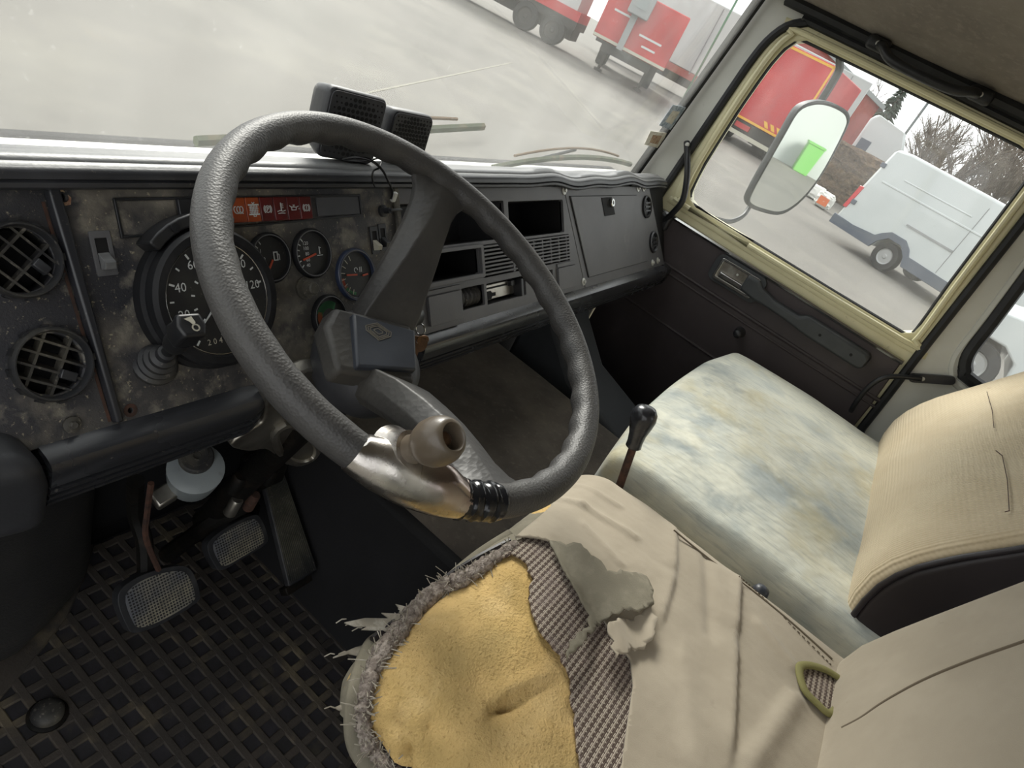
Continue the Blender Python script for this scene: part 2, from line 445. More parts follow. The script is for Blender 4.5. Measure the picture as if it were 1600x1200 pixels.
mat('ground_line', '827f73', .9, layers=[('716e65', 4, .45, .65, .8)])
mat('red_body', 'b32b2e', .45, layers=[('c84a48', 1.2, .5, .7, .6), ('8f2024', .8, .5, .7, .5)])
mat('red_shed', '9c4a44', .7, layers=[('85403c', 1.0, .45, .7, .8), ('b3625a', 6, .5, .7, .5)])
mat('yellow_tape', 'd8a428', .5)
mat('chassis', '2a2928', .8, layers=[('453f39', 2, .45, .7, .8)])
mat('tyre', '1b1b1c', .8, layers=[('34322f', 9, .45, .7, .6)])
mat('wheel_steel', '9b9c9b', .4, .5)
mat('van_white', 'bfc4c3', .35, coat=.3, layers=[('b0b6b6', .8, .45, .7, .6)])
mat('van_grey', '4b5360', .6)
mat('tail_red', 'c21f2b', .3, coat=.3)
mat('grey_box', '8d8f8f', .5)
mat('white_wall', 'b9bcba', .7, layers=[('a6aaa9', .3, .45, .7, .8)])
mat('roof_grey', '8f9494', .7)
mat('hedge', '5c4a3a', .95, layers=[('7d6850', 5, .4, .65, .9), ('3a2f26', 9, .5, .7, .8)], bump=[(9, 1, 'noise', None, .2)])
mat('bark', '5a5047', .9, layers=[('776c60', 3, .45, .7, .8)])
mat('conifer', '2f3b33', .95, layers=[('4b584a', 4, .45, .7, .8)])
mat('pole_green', '3d7a55', .5)
mat('lamp_steel', '6f7677', .5, .4)
mat('green_box', '6fae58', .5)
mat('bag_white', 'dadad4', .7)
mat('orange_print', 'd26a35', .6)
mat('mirror_shell', '3a3d40', .55)
mat('blue_print', '5c7aa3', .6)

def special(name):
    m = bpy.data.materials.new(name); m.use_nodes = True; m.node_tree.nodes.clear(); MATS[name] = m
    return m.node_tree, m.node_tree.nodes, m.node_tree.links
# mirror glass
nt, N, L = special('mirror_glass')
g = N.new('ShaderNodeBsdfGlossy'); g.inputs['Roughness'].default_value = .015; g.inputs['Color'].default_value = (.86, .9, .88, 1)
o = N.new('ShaderNodeOutputMaterial'); L.new(g.outputs[0], o.inputs['Surface'])
# panes: clear glass with a film of road dust on it
def pane(name, dust, streak):
    nt, N, L = special(name)
    tc = N.new('ShaderNodeTexCoord'); mp = N.new('ShaderNodeMapping'); mp.inputs['Scale'].default_value = streak
    L.new(tc.outputs['Object'], mp.inputs['Vector'])
    n = N.new('ShaderNodeTexNoise'); n.inputs['Scale'].default_value = 7; n.inputs['Detail'].default_value = 6; L.new(mp.outputs['Vector'], n.inputs['Vector'])
    mr = N.new('ShaderNodeMapRange'); mr.inputs['From Min'].default_value = .3; mr.inputs['From Max'].default_value = .75
    mr.inputs['To Min'].default_value = dust * .5; mr.inputs['To Max'].default_value = dust * 1.7; L.new(n.outputs['Fac'], mr.inputs['Value'])
    n2 = N.new('ShaderNodeTexNoise'); n2.inputs['Scale'].default_value = 130; n2.inputs['Detail'].default_value = 2; L.new(tc.outputs['Object'], n2.inputs['Vector'])
    mr2 = N.new('ShaderNodeMapRange'); mr2.inputs['From Min'].default_value = .68; mr2.inputs['From Max'].default_value = .76
    mr2.inputs['To Max'].default_value = dust * 2.2; L.new(n2.outputs['Fac'], mr2.inputs['Value'])
    ad = N.new('ShaderNodeMath'); ad.operation = 'ADD'; ad.use_clamp = True; L.new(mr.outputs['Result'], ad.inputs[0]); L.new(mr2.outputs['Result'], ad.inputs[1])
    tr = N.new('ShaderNodeBsdfTransparent'); tr.inputs['Color'].default_value = (.97, .98, .97, 1)
    gl = N.new('ShaderNodeBsdfGlossy'); gl.inputs['Roughness'].default_value = .03
    lw = N.new('ShaderNodeLayerWeight'); pw = N.new('ShaderNodeMath'); pw.operation = 'POWER'; pw.inputs[1].default_value = 5; L.new(lw.outputs['Facing'], pw.inputs[0])
    fr = N.new('ShaderNodeMath'); fr.operation = 'MULTIPLY_ADD'; fr.inputs[1].default_value = .45; fr.inputs[2].default_value = .02; L.new(pw.outputs[0], fr.inputs[0])
    a = N.new('ShaderNodeMixShader'); L.new(fr.outputs[0], a.inputs[0]); L.new(tr.outputs[0], a.inputs[1]); L.new(gl.outputs[0], a.inputs[2])
    df = N.new('ShaderNodeBsdfTranslucent'); df.inputs['Color'].default_value = (.8, .8, .76, 1)
    d2 = N.new('ShaderNodeBsdfDiffuse'); d2.inputs['Color'].default_value = (.75, .74, .7, 1)
    dm = N.new('ShaderNodeMixShader'); dm.inputs[0].default_value = .35; L.new(df.outputs[0], dm.inputs[1]); L.new(d2.outputs[0], dm.inputs[2])
    b = N.new('ShaderNodeMixShader'); L.new(ad.outputs[0], b.inputs[0]); L.new(a.outputs[0], b.inputs[1]); L.new(dm.outputs[0], b.inputs[2])
    o = N.new('ShaderNodeOutputMaterial'); L.new(b.outputs[0], o.inputs['Surface'])
pane('windscreen_glass', .06, (1, 1, .4))
pane('door_glass', .05, (1, 1.5, .5))
# woven houndstooth
def weave(name, c1, c2, cell, bump):
    nt, N, L = special(name)
    tc = N.new('ShaderNodeTexCoord'); sp = N.new('ShaderNodeSeparateXYZ'); L.new(tc.outputs['Object'], sp.inputs[0])
    def math_(op, a, b=None):
        n = N.new('ShaderNodeMath'); n.operation = op
        for i, v in enumerate((a, b)):
            if v is None: continue
            if isinstance(v, (int, float)): n.inputs[i].default_value = v
            else: L.new(v, n.inputs[i])
        return n.outputs[0]
    u = math_('FLOORED_MODULO', math_('DIVIDE', sp.outputs[0], cell), 4.0)
    v = math_('FLOORED_MODULO', math_('DIVIDE', sp.outputs[1], cell), 4.0)
    tw = math_('FLOORED_MODULO', math_('ADD', math_('FLOOR', u), math_('FLOOR', v)), 4.0)
    sel = math_('LESS_THAN', tw, 1.5)
    warp = math_('LESS_THAN', u, 2.0); weft = math_('LESS_THAN', v, 2.0)
    fac = math_('ADD', math_('MULTIPLY', sel, warp), math_('MULTIPLY', math_('SUBTRACT', 1.0, sel), weft))
    nz = N.new('ShaderNodeTexNoise'); nz.inputs['Scale'].default_value = 60; L.new(tc.outputs['Object'], nz.inputs['Vector'])
    mx = N.new('ShaderNodeMix'); mx.data_type = 'RGBA'; L.new(fac, mx.inputs['Factor']); mx.inputs['A'].default_value = lin(c1); mx.inputs['B'].default_value = lin(c2)
    mx2 = N.new('ShaderNodeMix'); mx2.data_type = 'RGBA'; mx2.inputs['B'].default_value = lin('8a7b76')
    mrn = N.new('ShaderNodeMapRange'); mrn.inputs['From Min'].default_value = .5; mrn.inputs['From Max'].default_value = .75; mrn.inputs['To Max'].default_value = .5; L.new(nz.outputs['Fac'], mrn.inputs['Value'])
    L.new(mrn.outputs[0], mx2.inputs['Factor']); L.new(mx.outputs['Result'], mx2.inputs['A'])
    bs = N.new('ShaderNodeBsdfPrincipled'); bs.inputs['Roughness'].default_value = .95; L.new(mx2.outputs['Result'], bs.inputs['Base Color'])
    fu = math_('ABSOLUTE', math_('SUBTRACT', math_('FRACT', u), .5)); fv = math_('ABSOLUTE', math_('SUBTRACT', math_('FRACT', v), .5))
    hh = math_('MULTIPLY', math_('ADD', fu, fv), -1.0)
    bp = N.new('ShaderNodeBump'); bp.inputs['Strength'].default_value = bump; bp.inputs['Distance'].default_value = .002; L.new(hh, bp.inputs['Height']); L.new(bp.outputs[0], bs.inputs['Normal'])
    o = N.new('ShaderNodeOutputMaterial'); L.new(bs.outputs[0], o.inputs['Surface'])
weave('houndstooth', 'b8ab9c', '5f5047', .0016, .8)
# ribbed beige seat cloth
mat('ribbed_cloth', 'd3c3a5', .9, layers=[('c0ae8e', 4, .42, .66, .7), ('d6c8ac', 9, .5, .7, .6), ('9a6a48', 14, .72, .8, .8)], bump=[(45, .7, 'X', (1, .15, .15), .002), (45, .3, 'Z', (.15, 1, 1), .002), (600, .2, 'noise', None, .001)], sheen=.15)

# ------------------------------------------------------------------ the cab's shell
GZ = -1.55      # yard level
FZ = -0.72      # cab floor (top of the mat's ribs)
g = MB(); g.box(WORLD, -60, 140, -90, 110, GZ - .3, GZ)
struct(obj('floor_yard', g, 'ground'), 'pale worn concrete yard outside the cab')

# body side with the door opening and the rear quarter window
DOOR = [(.244, -.75), (.246, -.30), (.239, -.051), (.226, .12), (.209, .315), (.203, .375), (.192, .430), (.168, .475), (.130, .500), (.10, .505),
        (-.38, .501), (-.47, .498), (-.508, .482), (-.528, .45), (-.536, .40), (-.541, .32), (-.558, .02), (-.577, -.261), (-.60, -.75)]
QWIN = [(-.640, .06), (-.634, .13), (-.615, .30), (-.605, .38), (-.62, .42), (-.66, .435), (-1.02, .435), (-1.06, .42), (-1.07, .38), (-1.07, .05), (-1.05, .0), (-1.0, -.015), (-.70, -.012), (-.665, .003), (-.648, .027)]
side = MB().plate(FR, [(.36, -.78), (.345, -.1), (.262, .50), (.25, .56), (-1.2, .56), (-1.2, -.78)], -.04, 0, holes=[DOOR, QWIN])
wr = struct(obj('wall_right', side, 'white_paint', bevel=.004, at=(1.36, 0, -.78)), 'off-white painted cab side with the door opening and rear pillar')
def loop_tube(pts2, fr, h, r, n=8, flat=1.0): return MB().tube([fr.p(p[0], p[1], h) for p in pts2], r, n, closed=True, flat=flat)
obj('door_seal', MB().tube([FR.p(p[0], p[1], .004) for p in smooth_poly(DOOR, 3)], .011, 8, closed=True), 'seal', wr, label='black rubber door seal')
qg = obj('quarter_glass', MB().plate(FR, QWIN, -.022, -.018), 'door_glass', wr, smooth=0, label='dusty glass of the rear quarter window')
obj('window_rubber', MB().tube([FR.p(p[0], p[1], .002) for p in smooth_poly(QWIN, 3)], .016, 8, closed=True), 'seal', wr, label='thick black rubber of the rear quarter window')
cxq, cyq = -.84, .21
obj('window_lip', MB().tube([FR.p(cxq + (p[0] - cxq) * 1.075, cyq + (p[1] - cyq) * 1.12, -.004) for p in smooth_poly(QWIN, 3)], .012, 8, closed=True), 'white_paint', wr)

# passenger door
GLASS = [(.130, -.002), (.155, .008), (.168, .028), (.175, .109), (.170, .256), (.164, .336), (.158, .390), (.148, .432), (.134, .455), (.108, .468),
         (-.43, .468), (-.468, .460), (-.486, .440), (-.492, .402), (-.509, .158), (-.520, .040), (-.518, .012), (-.497, -.003)]
d1 = obj('door_1', MB().plate(FR, [(p[0] * .985 - .003, p[1] * .985) for p in DOOR], -.045, -.004, holes=[GLASS]), 'cream_paint', bevel=.004, at=(1.36, -.18, -.75))
struct(d1, 'cream passenger door with black inner panel and dusty window')
gc = (-.17, .23)
def scl(pts, sx, sy, c=gc): return [(c[0] + (p[0] - c[0]) * sx, c[1] + (p[1] - c[1]) * sy) for p in pts]
obj('window_frame', MB().tube([FR.p(p[0], p[1], -.002) for p in smooth_poly(scl(GLASS, 1.075, 1.085), 3)], .010, 10, closed=True, up=(-1, 0, 0), flat=.5), 'cream_paint', d1)
obj('frame_bead', MB().tube([FR.p(p[0], p[1], .006) for p in smooth_poly(scl(GLASS, 1.035, 1.045), 3)], .007, 8, closed=True), 'cream_paint', d1)
obj('glass_channel', MB().tube([FR.p(p[0], p[1], -.012) for p in smooth_poly(GLASS, 3)], .006, 6, closed=True), 'seal', d1, label='thin black channel around the door glass')
obj('glass', MB().plate(FR, scl(GLASS, 1.01, 1.012), -.022, -.018), 'door_glass', d1, smooth=0, label='dusty door window pane')
pan = MB().plate(FR, [(.238, -.72), (.236, -.2), (.232, -.060), (-.543, -.064), (-.556, -.2), (-.575, -.72)], -.004, .010)
obj('inner_panel', pan, 'door_vinyl', d1, bevel=.003, label='black-brown vinyl inner door panel')
obj('panel_strip', MB().tube([FR.p(.226, -.054, .012), FR.p(0, -.055, .013), FR.p(-.25, -.056, .013), FR.p(-.545, -.060, .012)], .007, 8), 'chrome', d1, label='thin bright metal strip along the top of the door panel')
for zz, rr in ((-.176, .006), (-.196, .004), (-.33, .005)):
    obj('panel_bead', MB().tube([FR.p(.232, zz, .008), FR.p(0, zz - .001, .009), FR.p(-.3, zz, .009), FR.p(-.565, zz + .002, .008)], rr, 8), 'door_vinyl', d1)
# latch recess
lt = FR.at(1147, 433, .03)
FL = Frame(FR.p(lt[0], lt[1], .010), (0, 1, -.02), (0, .02, 1), (-1, 0, 0))
obj('latch_base', MB().plate(FL, rrect(-.085, .070, -.040, .038, .02), 0, .014), 'armrest', d1, bevel=.003)
es = obj('latch_frame', MB().plate(FL, rrect(-.066, .054, -.031, .031, .006), .013, .024, holes=[rrect(-.058, .046, -.024, .024, .004)]), 'chrome', d1, bevel=.0012, label='bright metal door latch surround')
obj('latch_dish', MB().plate(FL, rrect(-.058, .046, -.024, .024, .004), .0125, .0165), 'alloy', es)
obj('latch_lever', MB().rbox(FL, -.052, .040, -.022, -.004, .015, .025, .004, 4), 'chrome', es, label='bright pull lever')
obj('latch_screw', MB().lathe(FL, -.004, .009, [(.0032, .016), (.0032, .0185), (.002, .0192)], 12), 'bolt_zinc', es)
# pull handle / armrest, running back from the latch
top = [(-.10, -.070), (-.135, -.070), (-.150, -.083), (-.20, -.094), (-.275, -.094), (-.29, -.082), (-.30, -.080), (-.470, -.080), (-.482, -.088)]
bot = [(-.482, -.122), (-.470, -.128), (-.32, -.128), (-.25, -.122), (-.19, -.120), (-.14, -.122), (-.10, -.118)]
arm = obj('armrest', MB().plate(FR, top + bot, .010, .05, taper=.03), 'armrest', d1, bevel=.007, bseg=3, label='dark grey pull handle and armrest')
for yy in (-.345, -.435): obj('armrest_hole', MB().lathe(FR, yy, -.104, [(.004, .046), (.004, .0515)], 12), 'void', arm)
wd = FR.at(1155, 520, .02)
obj('winder_spindle', MB().lathe(FR, wd[0], wd[1], [(.016, .008), (.014, .03), (.011, .045), (.007, .048)], 16), 'black_plastic', d1, label='black stub of the window winder')

# roof lining
def roof(u, v):
    x = -.66 + 2.03 * u; y = .262 - 1.46 * v
    k = abs((x - .35) / 1.01)
    return (x, y, .535 + .10 * (1 - k ** 3.2) * min(1, (v + .06) * 5) ** .5 + .004 * math.sin(x * 9 + y * 7))
rf = MB().grid(roof, 40, 24)
struct(obj('ceiling', rf, 'headliner', solid=.012, at=(.35, -.4, .535)), 'brown-grey felt roof lining of the cab')
struct(obj('trim_1', MB().tube([FR.p(.20, .528, .012), FR.p(-.2, .524, .014), FR.p(-.6, .522, .014), FR.p(-1.19, .522, .014)], .016, 8), 'seal'), 'black edge trim between roof lining and door')

# windscreen
def wsy(z): return .318 - .14 * z
WS = Frame((0, .318, 0), (1, 0, 0), (0, -.14, 1))
ws = obj('window_1', MB().plate(WS, [(-.62, -.03), (1.338, -.03), (1.338, .56), (-.62, .56)], -.002, .002), 'windscreen_glass', smooth=0, at=(.36, .32, -.03))
struct(ws, 'hazy windscreen looking onto the yard')
obj('windscreen_rubber', MB().tube([WS.p(1.33, -.04, -.008), WS.p(1.33, .2, -.008), WS.p(1.33, .57, -.008)], .014, 8), 'seal', ws, label='black rubber edge of the windscreen')
obj('windscreen_rubber', MB().tube([WS.p(-.62, -.03, -.005), WS.p(.3, -.03, -.005), WS.p(1.335, -.03, -.005)], .011, 8), 'seal', ws)
struct(obj('trim_2', MB().box(WORLD, -.66, 1.37, .225, .27, .53, .60), 'white_paint', bevel=.01), 'off-white header above the windscreen')
struct(obj('wall_front', MB().box(WORLD, -.66, 1.37, .40, .42, -.78, -.03), 'floor_dark'), 'dark bulkhead under the dashboard')
struct(obj('trim_3', MB().box(WORLD, -.66, 1.37, .33, .41, -.05, -.03), 'white_paint'), 'ledge between bulkhead and windscreen')
struct(obj('floor', MB().box(WORLD, -.62, 1.36, -1.2, .41, -.78, FZ - .012), 'floor_dark'), 'dark cab floor')
struct(obj('wall_rear', MB().plate(Frame((0, -1.2, 0), (1, 0, 0), (0, 0, 1)), [(-.66, -.78), (1.40, -.78), (1.40, .60), (-.66, .60)], 0, .02, holes=[rrect(-.35, 1.05, .08, .45, .05)]), 'white_paint'), 'low off-white rear wall of the cab')

FLW = Frame((-.66, 0, 0), (0, 1, 0), (0, 0, 1))
wl_ = MB().plate(FLW, [(.36, -.78), (.345, -.1), (.262, .50), (.25, .56), (-1.2, .56), (-1.2, -.78)], -.03, 0, holes=[[(p[0], max(p[1], -.70)) for p in DOOR], QWIN])  # out-of-view cab side, added to hold back light from the left
struct(obj('wall_left', wl_, 'white_paint', at=(-.66, -.4, -.78)), 'unseen off-white driver side around the open doorway, added to block left light')
# unseen driver door, added half open to cut light from the left
_oa = math.radians(42)
FD2 = Frame((-.70, .235, 0), (math.sin(_oa), math.cos(_oa), 0), (0, 0, 1))
d2 = obj('door_2', MB().plate(FD2, [(p[0] - .235, p[1]) for p in DOOR], -.03, .0, holes=[[(p[0] - .235, p[1]) for p in GLASS]]), 'cream_paint', bevel=.004, at=(-.7, .235, -.75))
struct(d2, 'unseen cream driver door, added half open to shade the cab')
obj('inner_panel', MB().plate(FD2, [(-.01, -.72), (-.01, -.06), (-.775, -.064), (-.80, -.72)], .0, .012), 'door_vinyl', d2, bevel=.003)
# raised engine cover between the seats, covered in worn carpet
ec = MB().rbox(WORLD, .175, .785, -1.0, .30, -.74, -.415, .02, 8, fn=lambda q: np.array((q[0] + (.03 * max(0, (-.415 - q[2])) / .3 * (-1 if q[0] < .3 else 1)), q[1], q[2] + .006 * math.sin(q[0] * 11) * math.sin(q[1] * 7))))
ecv = obj('engine_cover', ec, 'carpet')
obj('cover_side', MB().hexa([(.115, -.60, -.735), (.150, -.60, -.735), (.150, .28, -.735), (.115, .28, -.735)], [(.150, -.60, -.432), (.180, -.60, -.432), (.180, .28, -.432), (.150, .28, -.432)]), 'floor_dark', ecv, bevel=.006, label='black lower side of the engine cover')
tag(ecv, 'grey-brown carpeted engine cover between the two footwells', 'engine cover')
# left foot-well hump
hump = MB().rbox(WORLD, -.62, -.10, .235, .40, -.735, -.36, .05, 8, fn=lambda q: np.array((q[0], q[1] + .20 * max(0, q[2] + .73) ** 1.0 * .45 + .10 * max(0, q[0] + .24) / .14 * .8, q[2])))
struct(obj('trim_4', hump, 'kick_panel'), 'dark moulded kick panel at the left of the pedals')
# passenger footwell bulge (grey side of the wheel arch)
a1 = [PX(905, 640, 1.0), PX(1035, 615, 1.0)]
arch = MB().plate(FR, [(.24, -.72), (.24, -.24), (.21, -.22), (.15, -.33), (.05, -.42), (-.12, -.47), (-.3, -.5), (-.3, -.72)], .30, .50)
struct(obj('trim_5', arch, 'arch_grey', bevel=.03, bseg=4), 'grey moulded wheel arch in the passenger footwell')


# ------------------------------------------------------------------ dashboard
dash = thing('dashboard', 'dusty black truck dashboard with gauges, open radio slots and glovebox', 'dashboard', (.42, .2, -.22))
def D(u, v, h=0.0): return FD.at(u, v, h)
TT, TB = .012, -.204
def prof_x(fn_prof, xs):
    """extrude a (y, z) profile along x; profile may vary with x"""
    return [[(x, p[0], p[1]) for p in fn_prof(x)] for x in xs]
# panels
V1, V2 = (-.305, -.046), (-.300, -.135)
lp = MB().plate(FD, [(-.47, TB), (.170, TB), (.170, TT), (-.47, TT)], -.008, 0, holes=[circle(*V1, .0265), circle(*V2, .0265), circle(-.262, .004, .0035, 10), circle(-.243, -.193, .003, 10)])
obj('instrument_panel', lp, 'dash_vinyl', dash, bevel=.0015, label='dusty grained instrument panel')
cholesA = rrect(.178, .455, -.076, -.012, .003, 2); cholesC = rrect(.470, .684, -.078, -.014, .003, 2)
RAD = rrect(.205, .366, -.128, -.086, .002, 2); GRI = rrect(.376, .704, -.137, -.083, .002, 2)
HOS = rrect(.308, .374, -.182, -.147, .002, 2); BRK = rrect(.382, .515, -.184, -.148, .002, 2); SLT = rrect(.600, .625, -.186, -.148, .001, 1)
cp = MB().plate(FD, [(.172, TB), (.772, TB), (.688, TT), (.172, TT)], -.008, .001, holes=[cholesA, cholesC, RAD, GRI, HOS, BRK, SLT])
obj('centre_panel', cp, 'dash_grey', dash, bevel=.0012, label='grey centre panel with empty openings')
gp = MB().plate(FD, [(.774, TB), (1.31, TB), (1.19, TT), (.690, TT)], -.008, .001)
obj('glovebox_panel', gp, 'dash_grey', dash, bevel=.0015)
obj('recess', MB().open_box(FD, .178, .455, -.076, -.012, -.10, -.004), 'dash_clean', dash, smooth=0, label='dark empty compartment')
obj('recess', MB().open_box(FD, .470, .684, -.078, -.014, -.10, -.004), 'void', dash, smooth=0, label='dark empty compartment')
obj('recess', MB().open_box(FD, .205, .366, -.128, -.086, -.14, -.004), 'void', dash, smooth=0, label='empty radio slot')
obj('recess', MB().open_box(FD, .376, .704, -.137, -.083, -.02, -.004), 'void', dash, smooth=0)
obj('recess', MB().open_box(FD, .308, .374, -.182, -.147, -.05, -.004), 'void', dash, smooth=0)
obj('recess', MB().open_box(FD, .382, .515, -.184, -.148, -.03, -.004), 'dash_clean', dash, smooth=0)
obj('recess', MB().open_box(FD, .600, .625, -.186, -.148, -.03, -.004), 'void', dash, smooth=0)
obj('shell', MB().box(FD, -.47, .172, TB, TT, -.06, -.05).box(FD, -.47, 1.25, TB - .02, TB - .015, -.12, 0), 'floor_dark', dash, smooth=0)
obj('radio_frame', MB().plate(FD, rrect(.196, .374, -.135, -.080, .003, 2), .001, .007, holes=[RAD]), 'dash_grey', dash, bevel=.001)
# grille: slats, the right half cut by cross bars
for i in range(8):
    t0 = -.134 + i * .0066
    obj('grille_slat', MB().box(FD, .378, .702, t0, t0 + .0036, -.006, .004), 'dash_grey', dash, bevel=.0006, bseg=1)
for i in range(6):
    s0 = .515 + i * .034
    obj('grille_bar', MB().box(FD, s0, s0 + .003, -.136, -.084, -.008, .0035), 'dash_grey', dash, smooth=0)
obj('grille_bar', MB().box(FD, .470, .476, -.136, -.084, -.008, .0045), 'dash_grey', dash, smooth=0)
# blanking plates
for s0, s1 in ((.216, .302), (.642, .722)):
    p_ = obj('blanking_plate', MB().plate(FD, rrect(s0, s1, -.193, -.148, .002, 2), .001, .006), 'dash_grey', dash, bevel=.001)
    obj('plate_lip', MB().box(FD, s0, s1, -.1465, -.139, .001, .004), 'dash_grey', p_, bevel=.0008)
# ribbed hose in its hole
hz = MB()
pr = []
for i in range(5):
    for k, (dr, dh) in enumerate(((0, 0), (.003, .003), (.003, .007), (0, .010))): pr.append((.0155 + dr, -.03 + i * .0125 + dh))
FH = Frame(FD.p(.318, -.165, -.025), FD.y, FD.z, FD.x)
hz.lathe(FH, 0, 0, [(r, h + .03) for r, h in pr], 20)
obj('hose', hz, 'black_dusty', dash, label='ribbed black air hose')
# lever bracket behind the heater opening
bk = MB().box(FD, .388, .500, -.180, -.152, -.022, -.014)
hb = obj('heater_bracket', bk, 'alloy', dash, bevel=.002, label='bare metal heater lever bracket')
obj('lever_slot', MB().box(FD, .395, .47, -.1605, -.1575, -.0142, -.0125), 'void', hb, smooth=0)
obj('lever_slot', MB().plate(FD, [(.398, -.178), (.415, -.178), (.418, -.174), (.43, -.174), (.43, -.168), (.418, -.168), (.415, -.164), (.398, -.164)], -.0142, -.0125), 'void', hb, smooth=0)
obj('lever_end', MB().box(FD, .475, .487, -.163, -.153, -.02, -.006).box(FD, .494, .502, -.184, -.152, -.02, .004), 'black_plastic', hb, bevel=.001)
# glovebox door
gd = [(.715, -.008), (1.092, -.010), (1.168, -.180), (.790, -.182)]
go = obj('glovebox_door', MB().plate(FD, gd, .001, .0045), 'dash_grey', dash, bevel=.001, label='flat grey glovebox lid')
obj('lid_gap', MB().strip(FD, gd, .002, .001, .0025, closed=True), 'void', dash, smooth=0)
lk = [(.868, -.013), (.925, -.012), (.944, -.052), (.884, -.054)]
obj('lock_plate', MB().plate(FD, lk, .0045, .0058), 'void', go, smooth=0, label='black lock recess')
obj('lock_cylinder', MB().lathe(FD, .917, -.025, [(.010, .005), (.010, .012), (.0085, .0135), (.0045, .0135), (.0045, .010)], 20), 'chrome', go, label='round bright lock')
# zinc bolts with washers
def bolt(s, t, r=.0085, m='bolt_zinc', name='bolt'):
    b = obj(name, MB().lathe(FD, s, t, [(r, .001), (r, .003), (r * .8, .0036)], 18), m, dash)
    obj('bolt_head', MB().lathe(FD, s, t, [(r * .5, .003), (r * .5, .0065), (r * .38, .0075)], 6), m, b)
for s, t in ((.690, .004), (.764, -.189), (1.107, .007), (1.146, .007), (1.206, -.189), (1.248, -.187)): bolt(s, t)
bolt(-.296, -.191, .0075, 'black_dusty')
bolt(-.352, -.012, .006, 'black_dusty')
# round air vents
def vent(c, r, ang, tabside, slats=4):
    v = obj('air_vent', MB().lathe(FD, c[0], c[1], [(r * 1.0, 0), (r * 1.0, .006), (r * .95, .009), (r * .91, .009), (r * .87, .006), (r * .84, -.02)], 40, caps=False), 'vent_ring', dash, label='round dusty black air vent')
    for i in range(12):
        a = 2 * math.pi * i / 12
        obj('rim_notch', MB().box(Frame(FD.p(c[0] + r * math.cos(a), c[1] + r * math.sin(a), .003), FD.x * math.cos(a) + FD.y * math.sin(a), -FD.x * math.sin(a) + FD.y * math.cos(a)), -.0005, .0018, -.003, .003, -.003, .003), 'black_plastic', v, smooth=0)
    fa = Frame(FD.p(c[0], c[1], -.004), FD.x * math.cos(ang) + FD.y * math.sin(ang), -FD.x * math.sin(ang) + FD.y * math.cos(ang))
    ri = r * .86
    for i in range(slats):
        o = (-.62 + 1.24 * i / (slats - 1)) * ri; hw = math.sqrt(ri * ri - o * o)
        obj('vent_slat', MB().hexa([fa.p(-hw, o - .001, .005), fa.p(hw, o - .001, .005), fa.p(hw, o + .001, .005), fa.p(-hw, o + .001, .005)],
                                   [fa.p(-hw, o + .003, -.008), fa.p(hw, o + .003, -.008), fa.p(hw, o + .005, -.008), fa.p(-hw, o + .005, -.008)]), 'black_dusty', v, smooth=0)
    for o in (-.45 * ri, .3 * ri):
        hw = math.sqrt(ri * ri - o * o)
        obj('vent_bar', MB().box(fa, o - .0012, o + .0012, -hw, hw, -.006, .004), 'black_dusty', v, smooth=0)
    obj('vent_tab', MB().box(fa, .3 * ri, .78 * ri, tabside * .22 * ri - .0035, tabside * .22 * ri + .0045, .002, .0085), 'trim_gloss', v, bevel=.001)
    obj('vent_back', MB().lathe(FD, c[0], c[1], [(r * .8, -.024), (r * .8, -.02)], 24), 'void', v)
vent(V1, .0315, -.85, 1)
vent(V2, .0325, -.52, -1)
for c in ((1.165, -.040), (1.213, -.134)):
    v = obj('air_vent', MB().lathe(FD, c[0], c[1], [(.029, 0), (.029, .006), (.025, .008), (.021, .004), (.020, .001)], 30), 'black_plastic', dash, label='round black air vent')
    for o in (-.010, 0, .010): obj('vent_slat', MB().box(FD, c[0] - .017, c[0] + .017, c[1] + o - .002, c[1] + o + .002, .001, .007), 'black_plastic', v, smooth=0)
# dark strip and the rusty edge beside it
obj('panel_strip', MB().hexa([FD.p(-.276, TT, 0), FD.p(-.263, TT, 0), FD.p(-.2525, -.200, 0), FD.p(-.2625, -.200, 0)],
                             [FD.p(-.274, TT, .008), FD.p(-.265, TT, .008), FD.p(-.2545, -.200, .008), FD.p(-.2605, -.200, .008)]), 'trim_strip', dash, bevel=.002, label='black moulded strip')
obj('rust_edge', MB().hexa([FD.p(-.2785, .0, 0), FD.p(-.276, .0, 0), FD.p(-.2625, -.198, 0), FD.p(-.265, -.198, 0)], [FD.p(-.2785, .0, .001), FD.p(-.276, .0, .001), FD.p(-.2625, -.198, .001), FD.p(-.265, -.198, .001)]), 'rust', dash, smooth=0, label='rust-red metal edge')
tb = [(-.277, .012), (-.262, .012), (-.258, .007), (-.2545, .003), (-.256, -.003), (-.263, -.004), (-.266, .004), (-.272, .007)]
obj('torn_patch', MB().plate(FD, tb, 0, .0012, holes=[circle(-.2605, .0035, .0045, 12)]), 'torn_board', dash, smooth=0, label='torn hole showing pale board')
obj('screw_hole', MB().plate(FD, circle(-.243, -.193, .0065, 14), 0, .0008, holes=[circle(-.243, -.193, .003, 10)]), 'rust', dash, smooth=0, label='empty rusty screw hole')
